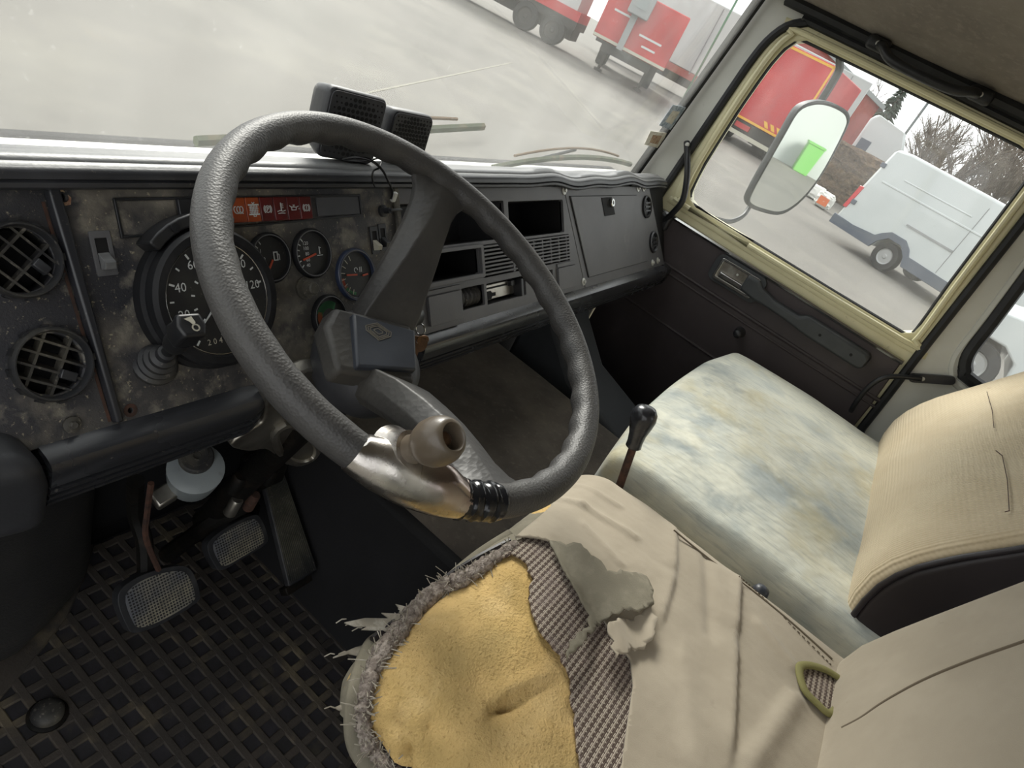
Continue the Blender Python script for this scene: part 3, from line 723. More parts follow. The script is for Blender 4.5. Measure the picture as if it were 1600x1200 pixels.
# rocker switch on the left
def rocker(s, t, w, h, mplate, mrock, up=True, name='rocker_switch', lab=None):
    b = obj(name, MB().plate(FD, rrect(s - w / 2, s + w / 2, t - h / 2, t + h / 2, .001, 2), 0, .002, holes=[rrect(s - w * .3, s + w * .3, t - h * .34, t + h * .34, .0005, 1)]), mplate, dash, bevel=.0005, label=lab)
    obj('rocker_well', MB().box(FD, s - w * .3, s + w * .3, t - h * .34, t + h * .34, .0002, .001), 'void', b, smooth=0)
    w2 = w * .27; e = 1 if up else -1
    a = [(t - h * .32 * e, .010), (t - h * .32 * e, .001), (t + h * .05 * e, .001), (t + h * .05 * e, .0045)]
    a = [(t + h * .02 * e, .001), (t - h * .36 * e, .001), (t - h * .36 * e, .009), (t - h * .20 * e, .011)]
    m = MB().loft([[FD.p(s - w2, q[0], q[1]) for q in a], [FD.p(s + w2, q[0], q[1]) for q in a]])
    obj('rocker', m, mrock, b, smooth=0, bevel=.0006)
    return b
rocker(-.2375, -.046, .0185, .040, 'dash_grey', 'pad_top', True, lab='grey rocker switch with worn pale toggle')
# warning-light strip
sx0, sx1 = -.218, .099
obj('strip_frame', MB().strip(FD, [(sx0, -.033), (sx1, -.024), (sx1, .001), (sx0, .001)], .0025, 0, .003, closed=True), 'black_plastic', dash, bevel=.0006, label='thin black frame of the warning-light strip')
obj('strip_blank', MB().box(FD, -.216, -.160, -.031, -.001, 0, .0012), 'dash_vinyl', dash, smooth=0)
obj('strip_blank', MB().box(FD, -.158, -.100, -.029, .0005, 0, .005), 'black_plastic', dash, bevel=.001)
obj('strip_blank', MB().box(FD, .024, .097, -.023, .0, 0, .002), 'dash_clean', dash, bevel=.001)
icons = {}
def icon(i, k):
    b = MB(); c = (.0, .0); w = .0012
    def ln(pts, closed=False, ww=w): b.strip(F_, pts, ww, 0, .0004, closed)
    F_ = Frame(FD.p(-.0905 + i * .0187, -.0125, .0062), FD.x, FD.y)
    if k == 'coil':
        ln([(.0090 * (t / 32 - .5) - .0030 * math.sin(5 * math.pi * t / 32), .0036 * math.cos(5 * math.pi * t / 32)) for t in range(33)], ww=.0010)
    elif k == 'filter':
        for y in (-.005, .005): ln([(-.0062, y), (.0062, y)], ww=.0016)
        for y in (-.0028, -.001, .0008, .0026): ln([(-.0055, y), (.0055, y)], ww=.0007)
        for x in (-.004, -.002, 0, .002, .004): ln([(x, -.0042), (x, .0042)], ww=.0005)
        ln([(-.0015, .0075), (.0, .006), (.0015, .0075)], ww=.0008); ln([(-.001, -.0058), (-.001, -.0072), (.002, -.0072), (.002, -.0058)], ww=.0008)
    elif k in ('park', 'brake'):
        ln(circle(0, 0, .0036, 16), True, .0009)
        for sgn in (-1, 1): ln([(sgn * .0052 * math.cos(a), .0052 * math.sin(a)) for a in np.linspace(-.8, .8, 7)], ww=.0009)
        if k == 'park': ln([(-.001, -.002), (-.001, .002), (.0008, .002), (.0013, .001), (.0008, 0), (-.001, 0)], ww=.0008)
        else: ln([(0, -.0004), (0, .0024)], ww=.0009); ln([(0, -.002), (0, -.0016)], ww=.0009)
    elif k == 'temp':
        ln([(0, -.002), (0, .006)], ww=.0014)
        for y in (.001, .003, .005): ln([(0, y), (.003, y)], ww=.0008)
        ln([(-.0055, -.003), (-.002, -.002), (.002, -.003), (.0055, -.002)], ww=.0009); ln([(-.0045, -.0052), (0, -.0048), (.0045, -.0052)], ww=.0009)
    elif k == 'oil':
        ln([(-.0035, -.002), (.0025, -.002), (.0035, .001), (-.0035, .0015)], True, .001); ln([(.003, .001), (.0065, .0022)], ww=.0009)
        ln([(-.0035, .001), (-.0062, .0028)], ww=.0009); ln([(0, .001), (0, .0035)], ww=.0008); ln([(-.0012, .0035), (.0012, .0035)], ww=.0008); ln([(.0072, -.001), (.0072, -.0004)], ww=.001)
    return b
for i, (k, mm) in enumerate((('coil', 'lens_amber'), ('filter', 'lens_amber'), ('park', 'lens_red'), ('temp', 'lens_red'), ('oil', 'lens_red'), ('brake', 'lens_red'))):
    s0 = -.0905 + i * .0187
    w_ = obj('warning_light', MB().box(FD, s0 - .0090, s0 + .0090, -.0255, .0005, 0, .006), mm, dash, bevel=.001, label=('orange' if i < 2 else 'dark red') + ' warning light with white symbol')
    obj('symbol', icon(i, k), 'white_mark', w_, smooth=0)
# gauges
def gauge(s, t, r, mb_, h=.006, face_m='gauge_face', name='gauge', lab=None, depth=.004):
    b = obj(name, MB().lathe(FD, s, t, [(r, 0), (r, h * .7), (r * .96, h), (r * .88, h), (r * .85, h - depth)], 40, caps=False), mb_, dash, label=lab)
    obj('bezel_highlight', MB().tube([FD.p(s + r * .90 * math.cos(2 * math.pi * i / 36), t + r * .90 * math.sin(2 * math.pi * i / 36), h) for i in range(36)], .0007, 5, closed=True), 'dash_grey', b)  # lighter grey ring, a highlight on the bezel put into the colour
    obj('dial', MB().lathe(FD, s, t, [(r * .86, h - depth - .001), (r * .86, h - depth)], 36), face_m, b)
    return b, h - depth
def ticks(parent, s, t, h, r0, r1, angs, w=.0009, m='white_mark', name='scale'):
    b = MB()
    for a in angs:
        a = math.radians(a); b.strip(FD, [(s + r0 * math.cos(a), t + r0 * math.sin(a)), (s + r1 * math.cos(a), t + r1 * math.sin(a))], w, h, h + .0004)
    return obj(name, b, m, parent, smooth=0)
def nums(parent, items, h, size, m='white_mark'):
    b = MB()
    for s_, a, bb in items: b.add(*text(s_, FD, a, bb, h, size))
    return obj('numerals', b, m, parent, smooth=0)
# speedometer
sc_, st_ = -.146, -.099
b = obj('speedometer', MB().lathe(FD, sc_, st_, [(.0735, 0), (.0735, .012), (.070, .014), (.070, .018), (.0705, .020), (.0705, .027), (.067, .031), (.060, .031), (.0575, .026)], 56, caps=False), 'bezel', dash, label='large black speedometer with white numerals')
obj('dial', MB().lathe(FD, sc_, st_, [(.058, .0245), (.058, .0255)], 48), 'gauge_face', b)
obj('dial_ring', MB().tube([FD.p(sc_ + .0575 * math.cos(2 * math.pi * i / 48), st_ + .0575 * math.sin(2 * math.pi * i / 48), .0265) for i in range(48)], .0009, 6, closed=True), 'chrome', b)
hs = .0256
def SA(k): return math.radians(195.5 - (k - 20) * 1.84)
tk = [math.degrees(SA(k)) for k in range(0, 121, 20)]
ticks(b, sc_, st_, hs, .0495, .0535, tk, .0019)
ticks(b, sc_, st_, hs, .0495, .0525, [math.degrees(SA(k)) for k in range(10, 121, 20)], .0016, name='scale_minor')
ticks(b, sc_, st_, hs, .0275, .0300, [math.degrees(SA(k)) for k in range(5, 121, 15)], .0017, name='scale_inner')
nums(b, [(str(k), sc_ + .0425 * math.cos(SA(k)), st_ + .0415 * math.sin(SA(k))) for k in (20, 40, 60, 80, 100, 120)], hs, .0125)
nums(b, [('km/h', sc_ + .004, st_ - .0345)], hs, .0095)
nums(b, [('2 0 4 0', sc_ - .010, st_ - .0425)], hs, .0085, 'cream_mark')
obj('maker_plate', MB().strip(FD, [(sc_ + .002, st_ - .050), (sc_ + .014, st_ - .050), (sc_ + .014, st_ - .043), (sc_ + .002, st_ - .043)], .0006, hs, hs + .0003, closed=True), 'cream_mark', b, smooth=0)
na = math.radians(225)
obj('needle', MB().hexa([FD.p(sc_ + .0016 * math.cos(na + 1.57), st_ + .0016 * math.sin(na + 1.57), hs + .001), FD.p(sc_ + .044 * math.cos(na), st_ + .044 * math.sin(na), hs + .001), FD.p(sc_ + .0441 * math.cos(na + .01), st_ + .0441 * math.sin(na + .01), hs + .001), FD.p(sc_ - .0016 * math.cos(na + 1.57), st_ - .0016 * math.sin(na + 1.57), hs + .001)],
                        [FD.p(sc_ + .0016 * math.cos(na + 1.57), st_ + .0016 * math.sin(na + 1.57), hs + .002), FD.p(sc_ + .044 * math.cos(na), st_ + .044 * math.sin(na), hs + .002), FD.p(sc_ + .0441 * math.cos(na + .01), st_ + .0441 * math.sin(na + .01), hs + .002), FD.p(sc_ - .0016 * math.cos(na + 1.57), st_ - .0016 * math.sin(na + 1.57), hs + .002)]), 'white_mark', b, smooth=0)
obj('hub_cap', MB().lathe(FD, sc_, st_, [(.009, hs), (.009, .030), (.006, .0315)], 20), 'black_plastic', b)
# hinge block over the speedometer
hbk = []
for i in range(9):
    a = math.radians(66 + 70 * i / 8); hbk.append((sc_ + .0735 * math.cos(a), st_ + .0735 * math.sin(a)))
for i in range(9):
    a = math.radians(136 - 70 * i / 8); hbk.append((sc_ + .0855 * math.cos(a), st_ + .0855 * math.sin(a)))
hk = obj('speedometer_hood', MB().plate(FD, hbk, 0, .026), 'black_plastic', dash, bevel=.002, label='black hinge block on the speedometer rim')
obj('hood_screw', MB().lathe(FD, sc_ - .034, st_ + .0715, [(.0045, .026), (.0045, .0275), (.003, .0278)], 14), 'bezel', hk)
# fuel gauge
fs, ft = -.057, -.066
b, h_ = gauge(fs, ft, .0285, 'bezel', lab='small round fuel gauge')
ticks(b, fs, ft, h_, .019, .022, (122, 140, 160, 180, 200, 225), .0011)
nums(b, [('1', fs - .0115, ft + .0085), ('1/2', fs - .010, ft - .001), ('0', fs - .0095, ft - .0115)], h_, .0062)
obj('pump_symbol', MB().strip(FD, [(fs + .006, ft - .003), (fs + .006, ft + .006), (fs + .011, ft + .006), (fs + .011, ft - .003)], .0012, h_, h_ + .0004, True).strip(FD, [(fs + .011, ft + .004), (fs + .0135, ft + .003), (fs + .0135, ft - .003)], .0008, h_, h_ + .0004), 'white_mark', b, smooth=0)
def needle(parent, s, t, h, ang, L, w=.0022, m='red_needle', back=.0):
    a = math.radians(ang); c, d = math.cos(a), math.sin(a)
    return obj('needle', MB().strip(FD, [(s - c * back, t - d * back), (s + c * L, t + d * L)], w, h + .001, h + .002), m, parent, smooth=0)
needle(b, fs + .002, ft - .003, h_, 236, .020)
# water temperature gauge
ws_, wt = .006, -.066
b, h_ = gauge(ws_, wt, .0298, 'bezel', lab='small round water temperature gauge')
ticks(b, ws_, wt, h_, .020, .0235, (130, 148, 166, 184, 202, 220), .0012)
nums(b, [('120', ws_ - .009, wt + .0125), ('100', ws_ - .009, wt + .0065), ('80', ws_ - .008, wt + .000), ('60', ws_ - .008, wt - .007), ('40', ws_ - .0085, wt - .0135)], h_, .0060)
obj('thermometer_symbol', MB().strip(FD, [(ws_ + .012, wt - .001), (ws_ + .012, wt + .007)], .0012, h_, h_ + .0004).strip(FD, [(ws_ + .008, wt - .003), (ws_ + .016, wt - .003)], .001, h_, h_ + .0004).strip(FD, [(ws_ + .012, wt + .006), (ws_ + .0145, wt + .006)], .0008, h_, h_ + .0004), 'white_mark', b, smooth=0)
needle(b, ws_ + .004, wt - .001, h_, 195, .020)
# air pressure gauge with the blue ring
as_, at_ = .075, -.099
b, h_ = gauge(as_, at_, .0345, 'bezel_blue', lab='round air pressure gauge with a dark blue ring')
ticks(b, as_, at_, h_, .020, .026, range(110, 251, 20), .0010, 'cream_mark')
obj('red_sector', MB().strip(FD, [(as_ + .0245 * math.cos(math.radians(a)), at_ + .0245 * math.sin(math.radians(a))) for a in range(190, 216, 5)], .004, h_, h_ + .0003), 'red_needle', b, smooth=0)
obj('green_sector', MB().strip(FD, [(as_ + .0245 * math.cos(math.radians(a)), at_ + .0245 * math.sin(math.radians(a))) for a in range(218, 262, 5)], .004, h_, h_ + .0003), 'gauge_green', b, smooth=0)
obj('air_symbol', MB().strip(FD, circle(as_ + .001, at_ + .006, .003, 10)[:8], .0008, h_, h_ + .0004).strip(FD, [(as_ + .008, at_ + .003), (as_ + .008, at_ + .009)], .0009, h_, h_ + .0004).strip(FD, [(as_ + .011, at_ + .003), (as_ + .011, at_ + .009)], .0009, h_, h_ + .0004), 'white_mark', b, smooth=0)
needle(b, as_, at_, h_, 176, .017); needle(b, as_ + .012, at_ - .002, h_, 5, .008)
# oil pressure gauge
os_, ot = .020, -.146
b, h_ = gauge(os_, ot, .0285, 'bezel', lab='small round oil pressure gauge with green sector')
obj('green_sector', MB().strip(FD, [(os_ + .0155 * math.cos(math.radians(a)), ot + .0155 * math.sin(math.radians(a))) for a in range(60, 151, 6)], .009, h_, h_ + .0003), 'gauge_green', b, smooth=0)
obj('orange_sector', MB().strip(FD, [(os_ + .0155 * math.cos(math.radians(a)), ot + .0155 * math.sin(math.radians(a))) for a in range(160, 200, 6)], .007, h_, h_ + .0003), 'gauge_orange', b, smooth=0)
needle(b, os_, ot, h_, 205, .017, .0012); obj('oil_symbol', MB().strip(FD, circle(os_ + .008, ot - .010, .003, 10), .0009, h_, h_ + .0004, True), 'white_mark', b, smooth=0)
# knob between the gauges
obj('dimmer_knob', MB().lathe(FD, -.012, -.106, [(.0135, 0), (.0135, .003), (.011, .004), (.011, .009), (.0075, .010), (.0075, .017), (.006, .0185)], 24), 'black_dusty', dash, label='black stepped push knob')
# key switch and two rockers next to the spoke
ks = obj('pull_switch', MB().lathe(FD, .141, -.020, [(.008, 0), (.008, .004), (.0065, .005), (.004, .006), (.004, .015)], 18), 'black_plastic', dash, label='black turn switch with winged knob')
obj('switch_wing', MB().box(FD, .140, .162, -.022, -.018, .013, .019), 'black_plastic', ks, bevel=.0015)
rocker(.119, -.058, .015, .036, 'black_plastic', 'cream_mark', True, lab='black switch with pale green-tipped rocker')
rocker(.136, -.055, .015, .036, 'black_plastic', 'black_plastic', True, lab='black rocker switch')
# panel ridge beside the centre panel
obj('panel_ridge', MB().box(FD, .164, .174, TB, TT, 0, .006), 'black_dusty', dash, bevel=.002)

# top pad: dark ribbed edge with pale top running to the windscreen
def wav(x):
    k = max(0.0, min(1.0, (x - .42) / .25))
    return k * (.004 * math.sin(x * 14) + .003 * math.sin(x * 31 + 1))
def padprof(x):
    w = wav(x)
    return [(.227, .009 + w), (.217, .0125 + w), (.2145, .016 + w), (.2155, .0195 + w), (.2190, .0205 + w), (.2165, .0225 + w), (.2180, .0275 + w), (.2220, .0305 + w), (.228, .0300 + w), (.24, .014)]
xs = [-.50 + 1.80 * i / 90 for i in range(91)]
pe = obj('top_pad_edge', MB().loft(prof_x(padprof, xs)), 'pad_edge', dash, smooth=50, label='black ribbed front edge of the dash top')
def topprof(x):
    w = wav(x)
    return [(.221, .0295 + w), (.225, .0318 + w), (.231, .0312 + w), (.233, .0332 + w), (.243, .0335 + w * 1.3), (.245, .0318 + w), (.254, .0325 + w * .8), (.264, .0285 + w * .5), (.290, .011), (.313, -.008), (.313, -.02), (.24, .006)]
obj('top_pad', MB().loft(prof_x(topprof, xs)), 'pad_top', dash, smooth=50, label='pale scuffed top of the dashboard')
# right end cap
obj('end_panel', MB().plate(FD, [(1.18, TT - .002), (1.335, TT - .002), (1.345, TB), (1.30, TB)], -.030, -.012), 'void', dash, smooth=0)

# lower bolster, in two lengths either side of the column
def boprof(x):
    return [(.113, -.1690), (.0955, -.1710), (.0890, -.1735), (.0862, -.1785), (.0855, -.186), (.0855, -.1985), (.0895, -.1995), (.0895, -.2010), (.0855, -.2020), (.0862, -.2075), (.0902, -.2085), (.0902, -.2100), (.0864, -.2110), (.0876, -.2165), (.0916, -.2175), (.0916, -.2190), (.0880, -.2200), (.0900, -.2255), (.0980, -.2310), (.125, -.233), (.135, -.20)]
def bolster(x0, x1, n, round_end):
    rings = []
    for i in range(n + 1):
        x = x0 + (x1 - x0) * i / n; P = boprof(x)
        k = 1.0
        if round_end:
            dlt = (x1 - x) / .03
            if dlt < 1: k = math.sqrt(max(0.0, 1 - (1 - dlt) ** 2)) * .55 + .45
        rings.append([(x, .125 + (p[0] - .125) * k, -.185 + (p[1] + .185) * k) for p in P])
    return MB().loft(rings)
obj('lower_bolster', bolster(-.325, -.088, 60, True), 'trim_gloss', dash, smooth=35, label='glossy black ribbed bolster under the instruments')
obj('lower_bolster', bolster(.185, 1.325, 40, False), 'trim_gloss', dash, smooth=35, label='glossy black ribbed bolster under the glovebox')
# moulded corner at the far left
cn = MB().rbox(WORLD, -.50, -.326, .074, .17, -.245, -.150, .020, 5, fn=lambda q: np.array((q[0] - .012 * max(0, q[2] + .19) / .04, q[1] + .02 * max(0, -.33 - q[0]) / .1, q[2])))
obj('corner_moulding', cn, 'speaker_case', dash, label='grained moulded left corner')

# horn stalk
SB = FD.at(243, 572, .002)
FS_o = FD.p(SB[0], SB[1], .0)
e_ = FD.at(292, 517, .075); tip = FD.p(e_[0], e_[1], .075)
ax = tip - FS_o; ax = ax / np.linalg.norm(ax)
FSK = Frame(FS_o, np.cross(ax, (0, 0, 1)), np.cross(np.cross(ax, (0, 0, 1)), ax) * -1)
if FSK.z @ ax < 0: FSK = Frame(FS_o, -FSK.x, FSK.y)
Ls = np.linalg.norm(tip - FS_o)
stk = thing('horn_stalk', 'black horn stalk with ribbed rubber boot below the speedometer', 'lever', FS_o)
obj('boot', MB().lathe(FSK, 0, 0, [(.021, 0), (.021, .004), (.018, .007), (.0185, .011), (.015, .013), (.0155, .018), (.012, .020), (.0122, .025), (.0085, .028), (.008, .034), (.005, .036)], 28), 'vent_ring', stk, label='dusty ribbed rubber boot')
obj('shaft', MB().lathe(FSK, 0, 0, [(.0055, .03), (.0055, .05), (.010, .052), (.0115, .058), (.0115, .072)], 20), 'black_plastic', stk)
FK2 = Frame(FSK.p(0, 0, .068), FSK.x, FSK.y)
kp = [(-.011, -.012), (.011, -.012), (.0135, .0), (.010, .011), (-.010, .011), (-.0135, 0)]
kn = obj('handle', MB().loft([[FK2.p(a * s_, b * s_, h) for a, b in kp] for s_, h in ((.85, 0), (1.0, .006), (.92, .016), (1.0, .026), (.9, .030))]), 'black_plastic', stk, bevel=.0025, bseg=3)
FI = Frame(FK2.p(0, 0, .0302), FK2.x, FK2.y)
# horn symbol drawn on the end of the handle
hi = MB().strip(FI, circle(-.002, .003, .003, 12), .0012, 0, .0004, True)
hi.plate(FI, [(-.001, .001), (.002, -.003), (.006, -.006), (-.001, -.008), (-.003, -.002)], 0, .0004)
obj('horn_symbol', hi, 'cream_mark', kn, smooth=0, label='pale horn symbol')

# ------------------------------------------------------------------ steering wheel
RW = .235
wheel = thing('steering_wheel', 'large grey grained two-spoke truck steering wheel', 'steering wheel', (0, 0, 0))
def WP(r, deg, h=0.0):
    a = math.radians(deg); return FW.p(r * math.cos(a), r * math.sin(a), h)
rings = []
NR = 240; KR = 16
for i in range(NR):
    a = 2 * math.pi * i / NR; ring = []
    for k in range(KR):
        b = 2 * math.pi * k / KR
        rr = .0168
        inn = max(0.0, -math.cos(b)); under = max(0.0, -math.sin(b) * .6 - math.cos(b) * .8)
        rr += .0016 * math.sin(a * 34) * under
        ring.append(FW.p((RW + rr * math.cos(b)) * math.cos(a), (RW + rr * math.cos(b)) * math.sin(a), rr * 1.02 * math.sin(b)))
    rings.append(ring)
rings.append(rings[0])
obj('rim', MB().loft(rings, caps=False), 'wheel_rim', wheel, smooth=60)
def spoke(ang, side):
    """side +1: the ridge starts on the counter-clockwise edge at the hub"""
    a = math.radians(ang); e = np.array((math.cos(a), math.sin(a))); q = np.array((-math.sin(a), math.cos(a)))
    tab = [(.008, -.100, .040, .80, .040), (.035, -.090, .040, .75, .044), (.065, -.064, .0385, .62, .042), (.100, -.043, .0345, .45, .036), (.130, -.028, .032, .30, .030), (.160, -.016, .030, .15, .025), (.188, -.008, .030, .05, .02), (.206, -.003, .034, 0, .015), (.219, .002, .043, 0, .011), (.229, .005, .056, 0, .006)]
    rg = []
    for r, h, w, ro, t in tab:
        rl = ro * w * side
        pts = [(w, -t * 1.1), (w * 1.0, -t * .60), (w * .96, -t * .50), (rl + w * .05, .0), (rl - w * .05, .0), (-w * .96, -t * .50), (-w, -t * .60), (-w, -t * 1.1), (-w * .75, -t * 1.45), (w * .75, -t * 1.45)]
        rg.append([FW.p(*(e * r + q * l), h + dz) for l, dz in pts])
    return MB().loft(rg)
SP = (44.5, -111.0)
obj('spoke', spoke(SP[0], 1), 'wheel_spoke', wheel, bevel=.003, bseg=2, smooth=45)
obj('spoke', spoke(SP[1], -1), 'wheel_spoke', wheel, bevel=.003, bseg=2, smooth=45)
# hub: bowl below, framed pad with the emblem on top
HB = obj('hub_bowl', MB().lathe(FW, 0, 0, [(.040, -.170), (.058, -.165), (.066, -.145), (.067, -.125), (.062, -.112), (.050, -.104)], 40), 'speaker_case', wheel, label='dark hub shell under the pad')
bis = (SP[0] + SP[1]) / 2
FP_ = Frame(FW.p(0, 0, -.100), FW.x * math.cos(math.radians(bis)) + FW.y * math.sin(math.radians(bis)), -FW.x * math.sin(math.radians(bis)) + FW.y * math.cos(math.radians(bis)))
pc = [FP_.loc(FW.p(*FW.at(u, v, -.086), -.086))[:2] for u, v in ((549, 489), (649, 517), (651, 580), (556, 574))]
hubp = [(pc[0][0] - .020, pc[0][1] + .008), (pc[1][0] + .004, pc[1][1] + .016), (pc[2][0] + .004, pc[2][1] - .016), (pc[3][0] - .020, pc[3][1] - .008), (pc[3][0] - .034, 0)]
obj('hub_block', MB().plate(FP_, hubp, -.018, .009, taper=.06), 'wheel_spoke', wheel, bevel=.006, bseg=3)
pd = obj('hub_pad', MB().plate(FP_, pc, .004, .016, taper=.02), 'hub_pad', wheel, bevel=.003, bseg=3, label='smooth blue-black centre pad with diamond emblem')
# diamond emblem of nested outlines
ec = FP_.loc(FW.p(*FW.at(592, 517, -.084), -.084))[:2]
u1 = FP_.loc(FW.p(*FW.at(570, 508, -.084), -.084))[:2]; u2 = FP_.loc(FW.p(*FW.at(613, 526, -.084), -.084))[:2]
w1 = FP_.loc(FW.p(*FW.at(602, 503, -.084), -.084))[:2]; w2_ = FP_.loc(FW.p(*FW.at(582, 531, -.084), -.084))[:2]
eb = MB()
EP = [FP_.loc(FW.p(*FW.at(u, v, -.084), -.084))[:2] for u, v in ((571, 509), (589, 505), (611, 520), (610, 526), (592, 532), (572, 516))]
ec = sum(EP) / 6
ex, ey = (u2 - u1) / 2, (w1 - w2_) / 2
for s_ in (1.0, .82, .64, .34):
    k = [ec + (p - ec) * s_ for p in EP]
    eb.strip(FP_, k, .0009, .016, .0169, closed=True)
obj('emblem', eb, 'emblem', pd, smooth=0, label='pale metal diamond emblem of nested outlines')
# torn tape around the lower rim beside the clamp
def rim_sleeve(a0, a1, n, rf, k=18, off=lambda t: (0, 0)):
    rg = []
    for i in range(n + 1):
        t = i / n; a = math.radians(a0 + (a1 - a0) * t); dr, dh = off(t); ring = []
        for j in range(k):
            b = 2 * math.pi * j / k; r_ = rf(t, b)
            ring.append(FW.p((RW + dr + r_ * math.cos(b)) * math.cos(a), (RW + dr + r_ * math.cos(b)) * math.sin(a), dh + r_ * math.sin(b)))
        rg.append(ring)
    return MB().loft(rg)
obj('tape_wrap', rim_sleeve(-124.5, -113.5, 22, lambda t, b: .0186 + .0007 * math.sin(t * 40 + b) + .0008 * math.sin(t * 17 - 2 * b)), 'tape', wheel, label='glossy black tape wound round the rim')
def clampf(t, b):
    bulge = math.sin(math.pi * min(1, max(0, t))) ** .8
    up = max(0.0, math.cos(b - math.radians(120)))
    return .0182 + .0085 * bulge * (.35 + .9 * up ** 2) - .0016 * math.cos(4 * math.pi * t) * up
cl = obj('clamp', rim_sleeve(-150.5, -123.5, 40, clampf, 28), 'steel', wheel, smooth=70, label='polished steel clamp on the rim, pinkish-brown reflection painted into its colour')
kb = FW.p(*(FW.at(632, 706, .018)), .018); kt = FW.p(*(FW.at(712, 681, .078)), .078)
ka = kt - kb; kl = np.linalg.norm(ka); ka = ka / kl
FKN = Frame(kb, np.cross(ka, (0, 0, 1)), np.cross(ka, np.cross(ka, (0, 0, 1))))
if FKN.z @ ka < 0: FKN = Frame(kb, -FKN.x, FKN.y)
obj('clamp_neck', MB().lathe(FKN, 0, 0, [(.026, -.012), (.021, -.004), (.0175, .004), (.0165, .010)], 28), 'steel', cl)
s_ = kl / .078
obj('spinner_knob', MB().lathe(FKN, 0, 0, [(.0155 * s_, .004), (.0160 * s_, .012 * s_), (.0150 * s_, .022 * s_), (.0165 * s_, .028 * s_), (.0215 * s_, .034 * s_), (.0250 * s_, .043 * s_), (.0258 * s_, .053 * s_), (.0240 * s_, .064 * s_), (.0200 * s_, .072 * s_), (.0170 * s_, .0750 * s_), (.0145 * s_, .0755 * s_), (.0130 * s_, .073 * s_), (.0125 * s_, .060 * s_), (.004 * s_, .058 * s_)], 36), 'knob_brown', wheel, smooth=55, label='brown turned spinner knob with a hollow end')
obj('knob_screw', MB().lathe(FKN, 0, 0, [(.0075 * s_, .058 * s_), (.0075 * s_, .064 * s_), (.005 * s_, .066 * s_)], 14), 'bronze', wheel)

# column under the wheel
colm = thing('steering_column', 'dark steering column with pale metal surround behind the wheel', 'steering column', FW.p(0, 0, -.5))
obj('shaft', MB().lathe(FW, 0, 0, [(.020, -.62), (.020, -.26), (.028, -.25), (.028, -.20), (.036, -.19), (.036, -.165)], 24), 'greasy', colm)
FB = Frame((0, .045, 0), (1, 0, 0), (0, -.25, 1))
bo = [FB.at(u, v) for u, v in ((356, 690), (392, 664), (410, 650), (414, 606), (440, 590), (500, 570), (560, 600), (560, 650), (508, 680), (494, 700), (492, 712), (470, 724), (444, 722), (426, 706), (410, 697), (384, 700))]
sh = obj('surround', MB().plate(FB, smooth_poly(bo, 3), -.012, .006), 'alloy', colm, bevel=.005, bseg=3, label='bent bare metal surround')
dp = [FB.at(u, v) for u, v in ((424, 668), (446, 655), (474, 668), (490, 690), (486, 706), (466, 716), (446, 712), (430, 694))]
dc_ = sum(dp) / len(dp)
obj('surround_lip', MB().tube([FB.p(p[0], p[1], .008) for p in smooth_poly(dp, 3)], .006, 8, closed=True), 'alloy', sh)
obj('surround_dish', MB().loft([[FB.p(*(dc_ + (p - dc_) * s_), h) for p in smooth_poly(dp, 3)] for s_, h in ((.95, .007), (.7, -.002), (.3, -.006))]), 'alloy', sh, smooth=80)
# ignition lock and keys on the column's right
kp_ = FW.p(*FW.at(650, 492, -.12), -.12)
FIG = Frame(kp_, (0, 1, .3), (0, -.3, 1), (1, 0, 0))
FIG = Frame(kp_, (0, .96, .28), (0, -.28, .96))
ig = obj('ignition_lock', MB().lathe(FIG, 0, 0, [(.014, -.03), (.014, .0), (.011, .004), (.006, .005)], 18), 'black_plastic', colm, label='black ignition lock')
ky = thing('key_bunch', 'small bronze keys hanging from the ignition beside the hub', 'keys', PX(657, 552, kp_[0] + .012))
k0 = PX(656, 507, kp_[0] + .010); k1 = PX(657, 522, kp_[0] + .012)
obj('key_ring', MB().tube([k0 * .5 + k1 * .5 + np.array((0, .008 * math.cos(t), .008 * math.sin(t))) for t in np.linspace(0, 6.1, 18)], .0011, 6), 'chrome', ky)
FK_ = Frame(k1, (.55, -.8, .1), (0, .15, 1)); FK_.x = FK_.x * 1.4; FK_.y = FK_.y * 1.35
kb_ = obj('key', MB().plate(FK_, smooth_poly([(-.007, -.004), (-.009, -.012), (-.005, -.019), (.005, -.019), (.009, -.012), (.007, -.004)], 3) , -.001, .001, holes=[circle(0, -.008, .0025, 10)]), 'bronze', ky, smooth=0)
obj('key_blade', MB().plate(FK_, [(-.0028, -.018), (-.0028, -.036), (-.0010, -.041), (.0016, -.038), (.0016, -.033), (.003, -.031), (.003, -.018)], -.0008, .0008), 'bronze', kb_, smooth=0)
obj('key', MB().plate(Frame(k1 + np.array((.003, -.003, 0)), (.8, -.5, .2), (.1, .1, 1)), smooth_poly([(-.006, -.002), (-.008, -.010), (0, -.017), (.008, -.010), (.006, -.002)], 3), -.001, .001), 'bronze', ky, smooth=0)

